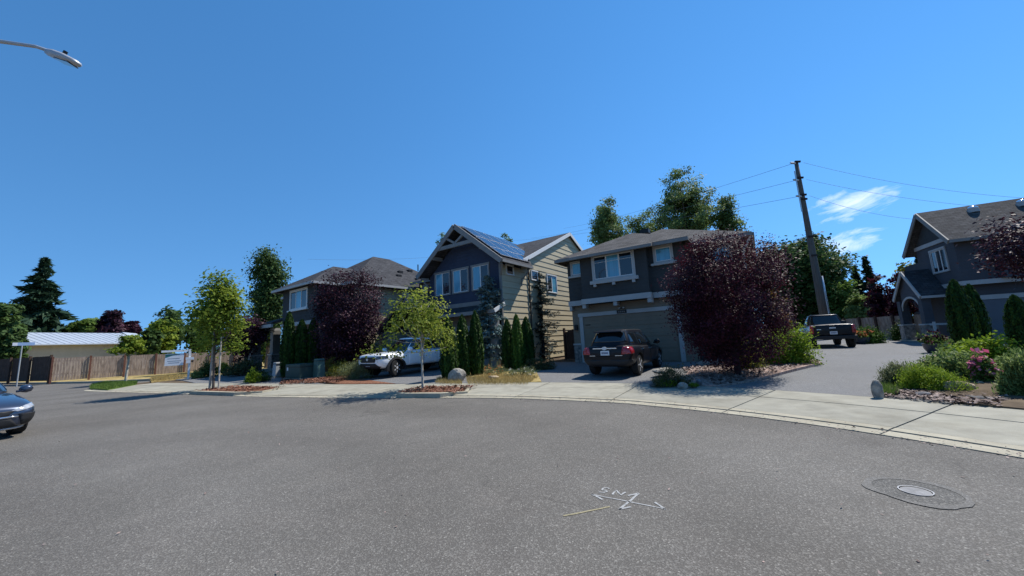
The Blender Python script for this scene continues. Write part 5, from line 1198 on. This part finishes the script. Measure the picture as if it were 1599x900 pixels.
def shrub(label, base, W, D, H, m, seed, n=60, per=45, leaf=.07, name='shrub', group=None, cr=None, upright=0.0, aspect=.5, flowers=None, cat='shrub', rz=0, core=True):
    rg = np.random.default_rng(seed); e = empty(name, base, rz, label, cat, group)
    d = unit(rg.normal(size=(n, 3))); d[:, 2] = np.abs(d[:, 2]); ph_ = rg.uniform(0, 6.28, 4); rr = (rg.uniform(.55, 1.0, n) * (1 + .22 * (np.sin(4 * d[:, 0] + ph_[0]) + np.sin(5 * d[:, 1] + ph_[1]))))[:, None]; Q = d * rr * np.array([W / 2, D / 2, H * .93])
    Q[:, 2] = np.maximum(Q[:, 2], .06); cr = cr or min(W, D, H) * .11; P = np.repeat(Q, per, 0) + rg.normal(size=(n * per, 3)) * cr; P[:, 2] = np.maximum(P[:, 2], .01)
    T = np.repeat(rg.uniform(.2, .75, n), per) + rg.normal(0, .2, n * per); pref = np.repeat(d, per, 0) * .8 + np.array([0, 0, .6])
    ax = np.repeat(d * np.array([.5, .5, 1]), per, 0) + np.array([0, 0, upright])
    V = leaves(P, np.full(n * per, leaf), rg, pref, .5 if upright == 0 else .1, aspect, ax, 1.0 + upright)
    foliage('foliage', [(V, T)], m, e)
    mb = MB()
    for i in range(0, n, max(1, n // 14)): mb.tube([(Q[i][0] * .15, Q[i][1] * .15, -.08), (Q[i][0] * .6, Q[i][1] * .6, Q[i][2] * .45), tuple(Q[i])], [.018, .012, .005], 5)
    mb.build('stem', 'bark', e)
    if flowers:
        fm, nf, fs, hi = flowers; i = rg.choice(n, size=min(nf, n), replace=nf > n); i = rg.integers(0, n, nf)
        Pf = Q[i] * hi + rg.normal(size=(nf, 3)) * cr * .8; k = 7; Pp = np.repeat(Pf, k, 0) + rg.normal(size=(nf * k, 3)) * fs * .4
        foliage('blossom', [(leaves(Pp, np.full(nf * k, fs), rg, np.tile([0, -.4, .8], (nf * k, 1)), .6, .75), rg.uniform(0, 1, nf * k))], fm, e)
    return e
def rock(label, base, sx, sy, sz, m, seed, rz=0.0, name='rock', sharp=.25):
    rg = np.random.default_rng(seed); bm = bmesh.new(); bmesh.ops.create_icosphere(bm, subdivisions=3, radius=1)
    pl_ = [(unit(rg.normal(size=3)), rg.uniform(.62, .9)) for _ in range(11)]
    for v in bm.verts:
        c = np.array(v.co)
        for n_, d_ in pl_:
            k = c @ n_
            if k > d_: c = c - n_ * (k - d_) * .85
        c = c * (1 + rg.normal(0, .015)); v.co = Vector((c[0] * sx, c[1] * sy, c[2] * sz + sz * .55))
    me = bpy.data.meshes.new(name); bm.to_mesh(me); bm.free(); o = link(name, me, m); o.location = base; o.rotation_euler = (0, 0, rz); tag(o, label, 'rock', 'garden rocks'); return o
def blades(name, label, polys, n, hgt, wid, m, seed, dz=.03, cat='grass', lean=.5):
    rg = np.random.default_rng(seed); xs = [p[0] for p in polys]; ys = [p[1] for p in polys]; out = []
    def inside(x, y):
        c = False; k = len(polys)
        for i in range(k):
            x1, y1 = polys[i]; x2, y2 = polys[(i + 1) % k]
            if (y1 > y) != (y2 > y) and x < (x2 - x1) * (y - y1) / (y2 - y1) + x1: c = not c
        return c
    tries = 0
    while len(out) < n and tries < n * 12:
        tries += 1; x, y = rg.uniform(min(xs), max(xs)), rg.uniform(min(ys), max(ys))
        if inside(x, y): out.append((x, y))
    P = np.array(out); z = np.array([hz(x, y) for x, y in out[::12]]); z = np.repeat(z, 12)[:len(P)]; N = len(P)
    B = np.stack([P[:, 0], P[:, 1], z + dz], 1); h_ = hgt * rg.uniform(.5, 1.3, N); a = rg.uniform(0, 6.28, N); e_ = np.stack([np.cos(a), np.sin(a), np.zeros(N)], 1) * wid
    tp = B + np.stack([rg.normal(0, lean, N) * h_, rg.normal(0, lean, N) * h_, h_], 1); V = np.zeros((N, 3, 3)); V[:, 0] = B - e_; V[:, 1] = B + e_; V[:, 2] = tp
    me = np_mesh(name, V.reshape(-1, 3), np.arange(3 * N).reshape(N, 3), np.repeat(rg.uniform(0, 1, N), 3)); o = link(name, me, m); tag(o, label, cat, kind='stuff'); return o
def top_at(x, y, rng, z0=.2):
    p = atd(x, y, rng); return (p.x, p.y, z0), p.z - z0
def wm(px, x, y, rng):
    d = ray(x, y); c2 = (d.y ** 2) / (d.x ** 2 + d.y ** 2); return px * rng * c2 / FPX

# ------------------------------------------------------------------ trees
def T(name, label, x, y, rng, wpx, yb, z0=.2, **k):
    b, H = top_at(x, y, rng, z0); zb = max(.2, atd(x, yb, rng).z - z0); return tree(name, label, b, H, wm(wpx, x, (y + yb) / 2, rng), zb, **k)
# street trees
b, H = top_at(650, 457, 14.6, .13); bs = gnd(660, 606, .12); tree('street_tree', 'thin young street tree with yellow green leaves in front of the white pickup', (bs.x, bs.y, .1), H, wm(112, 655, 510, 14.6), 1.05, ('leaf_street', 'bark_pale'), 62, 52, .115, .20, 11, 'egg', .042, 'young street trees', .32, .15, 26)
b, H = top_at(328, 441, 23.5, .13); bs = gnd(333, 606.5, .12); e = tree('street_tree', 'bushy yellow green street tree with staked twin stems at left', (bs.x, bs.y, .1), H, wm(86, 330, 500, 23.5), 1.95, ('leaf_maple', 'bark'), 110, 62, .16, .25, 12, 'cone', .052, 'young street trees', .36, .2, 26)
MB().tube([(.32, -.1, -.1), (.30, -.1, 2.3)], .035, 7).build('stake', 'bark_pale', e); MB().tube([(-.25, .1, -.1), (-.15, .05, 2.6)], .05, 7).build('second_stem', 'bark_pale', e)
T('street_tree', 'small white-stemmed street tree before the long fence', 203, 524, 36, 46, 556, mats=('leaf_maple', 'bark_pale'), n=45, per=40, leaf=.22, seed=13, shape='round', tr=.07, group='young street trees', lump=.3)
# plums
T('plum_tree', 'large round purple plum tree beside the black car', 1124, 370, 13.7, 196, 596, mats=('leaf_plum_red', 'bark_dark'), n=520, per=125, leaf=.068, cr=.18, seed=21, shape='round', tr=.09, group='purple-leaved plum trees', lump=.10, hollow=.45, nl=40)
T('plum_tree', 'broad dark purple plum tree between the left house and white pickup', 549, 430, 24.0, 130, 586, mats=('leaf_plum', 'bark_dark'), n=380, per=70, leaf=.13, cr=.27, seed=22, shape='vase', tr=.12, group='purple-leaved plum trees', lump=.18, hollow=.4, nl=34)
T('plum_tree', 'small dark purple plum tree left of the porch', 388, 488, 33, 66, 560, mats=('leaf_plum', 'bark_dark'), n=110, per=50, leaf=.19, seed=23, tr=.12, group='purple-leaved plum trees')
T('plum_tree', 'tall purple plum hedge tree behind the round shrub, left one', 1368, 432, 44, 48, 528, mats=('leaf_plum_red', 'bark_dark'), n=100, per=50, leaf=.22, seed=24, shape='column', tr=.1, group='purple-leaved plum trees')
T('plum_tree', 'tall purple plum hedge tree touching the arched porch roof', 1400, 428, 40, 46, 528, mats=('leaf_plum_red', 'bark_dark'), n=100, per=50, leaf=.2, seed=25, shape='column', tr=.1, group='purple-leaved plum trees')
p = atd(1632, 336, 17.5); tree('plum_tree', 'purple plum tree cut off by the right edge', (p.x, p.y, .2), p.z - .2, 3.0, 2.4, ('leaf_plum', 'bark_dark'), 130, 60, .10, .22, 26, 'round', .1, 'purple-leaved plum trees', .2, .35, 24)
# background left
CB = 'trees beyond the houses'
b, H = top_at(72, 402, 82, 0); conifer('fir_tree', 'tall dark fir standing behind the left shed', b, H, wm(70, 72, 500, 82), seed=31, levels=32, nb=9, spray=1.5, dens=9, group=CB, z0=.12, power=.8, irregular=.42, droop=.32)
for lb, x, y, R, w, yb, m, sd in [('dark bushy tree at the far left edge', 6, 470, 62, 62, 545, 'leaf_dark', 32), ('low dark tree at the left edge over the fence end', 26, 508, 57, 44, 572, 'leaf_dark', 33), ('round green tree behind the shed roof middle', 138, 497, 84, 56, 528, 'leaf_mid', 34), ('dark reddish tree behind the shed roof', 176, 489, 80, 44, 530, 'leaf_plum', 35), ('small dark tree at the right end of shed roof', 206, 503, 82, 30, 530, 'leaf_plum', 36), ('dark tree behind the left street tree', 268, 478, 62, 50, 555, 'leaf_dark', 37), ('mid green tree over the fence beside the white gable', 256, 503, 52, 44, 565, 'leaf_maple', 38), ('dark tree over the fence behind the for-sale sign', 236, 515, 50, 30, 560, 'leaf_dark', 39), ('dark tree in the gap left of the columnar tree', 372, 505, 55, 50, 560, 'leaf_mid', 40), ('leafy green tree seen through the far left porch', 418, 520, 46, 56, 580, 'leaf_mid', 55), ('dark green tree behind the bushy street tree', 318, 492, 64, 60, 560, 'leaf_dark', 54)]:
    T('background_tree', lb, x, y, R, w, yb, mats=(m, 'bark'), n=110, per=42, leaf=.007 * R, seed=sd, group=CB, lump=.25)
T('columnar_tree', 'tall slim columnar tree beside the far left house', 424, 386, 42, 48, 545, mats=('leaf_dark', 'bark'), n=300, per=60, leaf=.26, seed=41, shape='column', group=CB, lump=.22, tr=.16, cr=.42)
# background behind the houses
T('cottonwood_tree', 'tall airy cottonwood rising behind the slate house', 1062, 262, 62, 122, 405, mats=('leaf_cottonwood', 'bark'), n=210, per=85, leaf=.38, seed=42, shape='egg', group=CB, lump=.34, hollow=.25, cr=.46, nl=30)
T('cottonwood_tree', 'cottonwood left of the tallest one behind the slate house', 945, 318, 62, 66, 420, mats=('leaf_cottonwood', 'bark'), n=150, per=80, leaf=.38, seed=43, shape='egg', group=CB, lump=.3, cr=.46)
T('cottonwood_tree', 'pale low cottonwood between the two taller ones', 1000, 334, 66, 56, 420, mats=('leaf_pale', 'bark'), n=110, per=75, leaf=.38, seed=44, group=CB, lump=.3, cr=.46)
T('cottonwood_tree', 'pale cottonwood at the right end of the slate roof ridge', 1131, 310, 62, 42, 420, mats=('leaf_cottonwood', 'bark'), n=130, per=75, leaf=.36, seed=45, shape='column', group=CB, lump=.25, cr=.44)
T('background_tree', 'treetop just showing over the gable house ridge', 694, 358, 60, 30, 420, mats=('leaf_pale', 'bark'), n=45, per=40, leaf=.4, seed=46, group=CB)
T('background_tree', 'treetop showing beside the solar panels', 788, 366, 60, 26, 430, mats=('leaf_pale', 'bark'), n=45, per=40, leaf=.4, seed=47, group=CB)
T('background_tree', 'great dark leafy tree behind the utility pole', 1236, 372, 54, 142, 520, mats=('leaf_dark', 'bark'), n=420, per=64, leaf=.42, seed=48, group=CB, lump=.14, hollow=.45, cr=.62, nl=30)
T('background_tree', 'mid green tree right of the utility pole', 1305, 442, 50, 62, 525, mats=('leaf_mid', 'bark'), n=110, per=46, leaf=.34, seed=49, group=CB)
T('background_tree', 'pale green tree just behind the fence by the pickup', 1338, 462, 47, 46, 525, mats=('leaf_pale', 'bark'), n=100, per=46, leaf=.3, seed=50, group=CB)
T('background_tree', 'yellow green tree behind the arched porch', 1412, 402, 52, 52, 520, mats=('leaf_yellow', 'bark'), n=80, per=42, leaf=.32, seed=51, group=CB)
for lb, x, y, R, w, sd in [('dark fir top beside the utility pole', 1272, 364, 72, 50, 61), ('small fir just left of the utility pole', 1250, 374, 78, 30, 64), ('tall dark fir in the gap before the right house', 1349, 397, 95, 50, 62), ('shorter dark fir in the gap before the right house', 1333, 414, 95, 44, 63), ('fir peeping over the right porch beside the yellow tree', 1432, 392, 80, 30, 65)]:
    b, H = top_at(x, y, R, 0); conifer('fir_tree', lb, b, H, wm(w / 2, x, y + 60, R), seed=sd, levels=26, nb=7, spray=1.3, dens=7, group=CB, power=.85)
for k, (x, y, R, w) in enumerate([(1300, 478, 130, 60), (1375, 470, 140, 60), (1330, 482, 120, 50), (480, 500, 120, 70), (560, 505, 130, 70)]):
    T('background_tree', ['hazy distant tree far right of the pole', 'hazy distant tree behind the purple plums', 'hazy distant tree between pole and firs', 'distant tree behind the far left house', 'distant tree behind the first and second houses'][k], x, y, R, w, 540, mats=('leaf_dark', 'bark'), n=80, per=40, leaf=.8, seed=70 + k, group=CB)
# cedars at the gable house
b = gnd(768, 573, .18); _, H = top_at(768, 428, math.hypot(b.x, b.y) - .4, .18); conifer('blue_cedar', 'silvery blue cedar between the two groups of columnar evergreens', (b.x, b.y - .4, .18), H, 1.05, ('needle_blue', 'bark'), 81, 34, 8, .12, .26, .18, 16, .35, 'cedars by the gable house', .12, .42, wid=.5)
b = gnd(850, 563, .2); _, H = top_at(846, 424, math.hypot(b.x, b.y), .2); conifer('weeping_cedar', 'bare dark weeping cedar against the cream siding', (b.x, b.y, .2), H, 1.25, ('needle_slate', 'bark_dark'), 82, 26, 5, .05, .22, .30, 16, .5, 'cedars by the gable house', .25, .40, wid=.26)
# columnar evergreens
for lb, x, yt, yb_, wpx, sd in [('columnar evergreen nearest the white pickup behind the rock', 702, 496, 591, 29, 91), ('second columnar evergreen right of the white pickup', 724, 492, 587, 25, 92), ('third columnar evergreen, beside the blue cedar', 745, 486, 585, 25, 93), ('leftmost columnar evergreen of the trio by the house corner', 795, 499, 577, 22, 94), ('bright middle columnar evergreen of the trio by the house corner', 810, 491, 578, 20, 95), ('rightmost columnar evergreen of the trio by the house corner', 825, 495, 573, 24, 96)]:
    b = gnd(x, yb_, .13); rng_ = math.hypot(b.x, b.y); H = atd(x, yt, rng_).z - .13; arborvitae(lb, (b.x, b.y, .11), H, wm(wpx, x, 540, rng_) * 1.1, sd, 'leaf_box' if sd == 95 else 'leaf_arb')
for lb, x, yt, yb_, wpx, sd in [('tall columnar evergreen before the far left house, left one', 452, 488, 586, 26, 97), ('dark columnar evergreen before the far left house, middle one', 472, 500, 586, 30, 98), ('dark columnar evergreen before the far left house, right one', 490, 497, 584, 26, 99)]:
    p = atd(x, yt, 25.2); arborvitae(lb, (p.x, p.y, .2), p.z - .2, wm(wpx, x, 540, 25.2) * 1.1, sd)
for lb, x, yt, rng_, wpx, sd in [('broad columnar evergreen left of the right garage', 1488, 438, 26, 48, 101), ('slimmer columnar evergreen against the right garage', 1512, 445, 27.5, 40, 102), ('dark columnar evergreen under the right edge plum', 1582, 462, 22.5, 54, 103)]:
    p = atd(x, yt, rng_); arborvitae(lb, (p.x, p.y, .2), p.z - .2, wm(wpx, x, 500, rng_) * 1.15, sd)
# ------------------------------------------------------------------ shrubs
def S(label, x, yb_, wpx, hpx, m, seed, z=.2, dfac=.8, **k):
    b = gnd(x, yb_, z); r = math.hypot(b.x, b.y); W_ = wm(wpx, x, yb_ - hpx / 2, r); t = atd(x, yb_ - hpx, r).z - z; return shrub(label, (b.x, b.y, z - .03), W_, W_ * dfac, t, m, seed, **k)
S('bright yellow shrub beside the purple plum trunk', 1170, 574, 42, 46, 'leaf_yellow', 111, .25, n=90, per=40, leaf=.07)
S('smaller yellow green shrub half under the purple plum', 1152, 568, 22, 30, 'leaf_yellow', 112, .25, n=40, per=40, leaf=.06)
S('large lime green mounded shrub at the drive corner', 1230, 567, 78, 64, 'leaf_lime', 113, .25, n=260, per=48, leaf=.085, flowers=('petal_white', 10, .05, 1.0))
b = gnd(1228, 556, .25); S('tall orange tipped bush behind the lime green mound', 1226, 556, 40, 100, 'leaf_orange', 114, .25, n=120, per=44, leaf=.10)
S('low grey green shrub by the black car rear wheel', 1048, 600, 66, 28, 'leaf_dull', 115, .12, n=110, per=42, leaf=.06, upright=.8, aspect=.25)
S('small yellow flowering plant at the kerb corner by the car', 1042, 602, 26, 14, 'leaf_lime', 116, .1, n=40, per=30, leaf=.04)
S('tuft of bright grass at the pavement by the plum bed', 1084, 604, 14, 9, 'leaf_lime', 117, .1, n=26, per=24, leaf=.05, upright=1.5, aspect=.2)
S('round clipped shrub behind the flower pot', 1358, 537, 42, 31, 'leaf_box', 118, .23, n=170, per=48, leaf=.10, cr=.12)
S('dark clipped shrub at the arched porch', 1412, 532, 48, 26, 'leaf_arb', 119, .23, n=120, per=44, leaf=.10)
S('rounded yellow shrub left of the porch column', 348, 582, 24, 18, 'leaf_yellow', 120, .25, n=50, per=40, leaf=.12)
S('low dark hedge under the small plum at the porch', 378, 584, 56, 22, 'leaf_dull', 121, .25, n=80, per=40, leaf=.12)
S('round yellow green shrub at the left walk edge', 394, 596, 26, 17, 'leaf_lime', 122, .15, n=60, per=42, leaf=.08)
S('leafy shrub right of the for-sale sign', 322, 588, 34, 22, 'leaf_dark', 123, .15, n=60, per=42, leaf=.12)
S('pale shrub at the foot of the for-sale sign', 308, 590, 22, 14, 'leaf_pale', 124, .15, n=40, per=40, leaf=.09)
S('dark strap-leaved plant by the left walk', 412, 594, 20, 14, 'leaf_arb', 125, .15, n=36, per=30, leaf=.12, upright=1.5, aspect=.15)
S('golden grass shrub left of the white pickup', 556, 590, 56, 30, 'leaf_lavender', 126, .14, n=110, per=42, leaf=.10, upright=1.0, aspect=.22)
S('yellow ornamental grass by the teal utility pedestal', 530, 587, 46, 26, 'leaf_yellow', 127, .14, n=70, per=40, leaf=.10, upright=1.0, aspect=.2)
S('clump of weedy flowers before the trio of evergreens', 812, 586, 46, 16, 'leaf_lavender', 128, .12, n=60, per=34, leaf=.06, upright=.8, aspect=.25, flowers=('petal_white', 26, .045, 1.05))
S('orange flowering plants beneath the blue cedar', 772, 584, 54, 18, 'leaf_lavender', 129, .12, n=70, per=34, leaf=.06, upright=.8, aspect=.25, flowers=('petal_orange', 26, .05, 1.05))
S('dark low bush at the base of the weeping cedar', 846, 577, 42, 20, 'leaf_dull', 130, .15, n=60, per=40, leaf=.07)
S('lavender shrub behind the standing stone', 1402, 600, 56, 34, 'leaf_lavender', 131, .14, n=170, per=42, leaf=.075, upright=1.5, aspect=.16)
S('lime green heather mound in the right garden bed', 1455, 607, 116, 34, 'leaf_lime', 132, .14, n=300, per=50, leaf=.05, upright=.8, aspect=.3)
S('pale leafy perennial in the middle of the right bed', 1495, 594, 120, 44, 'leaf_pale', 133, .16, n=240, per=44, leaf=.085, flowers=('petal_white', 14, .05, 1.0))
S('bright green leafy shrub before the right evergreens', 1532, 584, 110, 56, 'leaf_lime', 134, .18, n=300, per=46, leaf=.095)
S('pink flowering rose bush in the right garden bed', 1545, 600, 74, 44, 'leaf_mid', 135, .15, n=140, per=40, leaf=.065, flowers=('petal_pink', 60, .10, 1.1))
S('olive grassy shrub at the right edge of the bed', 1602, 618, 90, 62, 'leaf_pale', 136, .13, n=240, per=44, leaf=.09, upright=1.2, aspect=.25)
S('low dark shrub under the flat stone at right', 1582, 619, 40, 24, 'leaf_dull', 137, .12, n=70, per=40, leaf=.05)
S('red leaved plant behind the right garden pot', 1482, 562, 34, 26, 'leaf_mid', 138, .2, n=50, per=36, leaf=.06, flowers=('petal_red', 16, .06, 1.0))
S('white flowering plant at the right garage', 1580, 560, 40, 24, 'leaf_mid', 139, .22, n=50, per=36, leaf=.08, flowers=('petal_white', 14, .08, 1.05))
# potted plants
def pot(label, x, y, z, r, hgt, m, fm, seed):
    b = gnd(x, y, z); e = empty('flower_pot', (b.x, b.y, z - .01), 0, label, 'flower pot', 'flower pots on the shared drive')
    MB().lathe([(r * .62, 0), (r * .92, hgt * .5), (r, hgt * .92), (r * 1.06, hgt), (r * .9, hgt), (r * .86, hgt * .86)], 20).build('pot', m, e, True)
    rg = np.random.default_rng(seed); Q = rg.normal(size=(60, 3)) * np.array([r * .6, r * .6, r * .25]) + np.array([0, 0, hgt + r * .35]); P = np.repeat(Q, 14, 0) + rg.normal(size=(840, 3)) * r * .1
    foliage('plant', [(leaves(P, np.full(840, r * .22), rg), rg.uniform(0, 1, 840))], 'leaf_mid', e)
    P = np.repeat(Q[:34] + np.array([0, 0, r * .15]), 9, 0) + rg.normal(size=(306, 3)) * r * .1; foliage('blossom', [(leaves(P, np.full(306, r * .26), rg, None, 0, .8), rg.uniform(0, 1, 306))], fm, e)
pot('blue grey pot of orange flowers before the round shrub', 1347, 537.5, .24, .42, .42, 'pot_blue', 'petal_orange', 141)
pot('dark glazed pot with red leaved plant in the right bed', 1463, 552, .22, .36, .40, 'pot_blue', 'leaf_plum_red', 142)
# rocks
def RK(label, x, y, wpx, hpx, m, seed, z=.12, rz=0.0, dep=.8, **k):
    b = gnd(x, y, z); r = math.hypot(b.x, b.y); w = wm(wpx, x, y, r) / 2; hh = (atd(x, y - hpx, r).z - z) / 1.35; rock(label, (b.x, b.y, z - .02), w, w * dep, hh, m, seed, rz, **k)
RK('grey standing stone at the corner of the right garden bed', 1372, 619, 24, 24, 'rock', 151, .1, .4)
RK('flat tan ledge stone in the right garden bed', 1498, 612, 62, 19, 'rock_tan', 152, .12, -.3, .55)
RK('small tan slab right of the flat ledge stone', 1530, 604, 24, 9, 'rock_tan', 153, .14, .2)
RK('low bluish paving stone in the right bed litter', 1442, 616, 34, 5, 'rock_dark', 154, .12, .1)
RK('rough grey boulder at the foot of the evergreen nearest the pickup', 714, 594, 30, 17, 'rock', 155, .12, .5)
RK('long pale boulder behind the low grey shrub', 1035, 582, 48, 8, 'rock', 156, .22, .5, .5)
RK('rounded grey rock at the pavement corner of the plum bed', 1066, 605, 18, 8, 'rock', 157, .1, .2)
RK('grey rock in the shade under the big plum', 1093, 600, 14, 8, 'rock_dark', 158, .12, .9)
RK('bluish flat rock by the low grey shrub', 1020, 602, 16, 6, 'rock_dark', 159, .1, .4)
RK('pale flat stone in the bed left of the white pickup', 515, 586, 26, 6, 'rock_tan', 160, .16, .1)
RK('white pebble rock in the flower bed before the blue cedar', 770, 591, 20, 5, 'rock_tan', 161, .12, .1)
# grasses
blades('dry_grass', 'dry straw coloured grass in the bed before the gable house', [gp(732, 600, .1), gp(822, 600, .1), gp(842, 588, .12), gp(770, 585, .12), gp(728, 590, .12)], 5200, .13, .006, 'blade_dry', 171, .03)
blades('dry_grass', 'dry straw grass along the edge by the young street tree', [gp(680, 598, .1), gp(722, 600, .1), gp(718, 592, .12), gp(684, 590, .12)], 1500, .13, .006, 'blade_dry', 172, .03)
blades('lawn_grass', 'short green grass on the left corner wedge', [gp(140, 607.5, .05), gp(168, 609, .05), gp(213, 600, .1), gp(214, 596, .1), gp(165, 597, .1), gp(143, 602, .06)], 9000, .12, .012, 'blade_green', 173, .06)
blades('dry_grass', 'dry straw grass at the foot of the for-sale sign', [gp(236, 596, .1), gp(300, 588, .15), gp(296, 582, .15), gp(235, 590, .1)], 3500, .16, .012, 'blade_dry', 174, .05)
blades('weeds', 'small green weeds along the right garden bed edge', [gp(1366, 616, .1), gp(1400, 618, .1), gp(1400, 606, .12), gp(1378, 603, .12)], 900, .13, .006, 'blade_green', 175, .04, 'weeds')
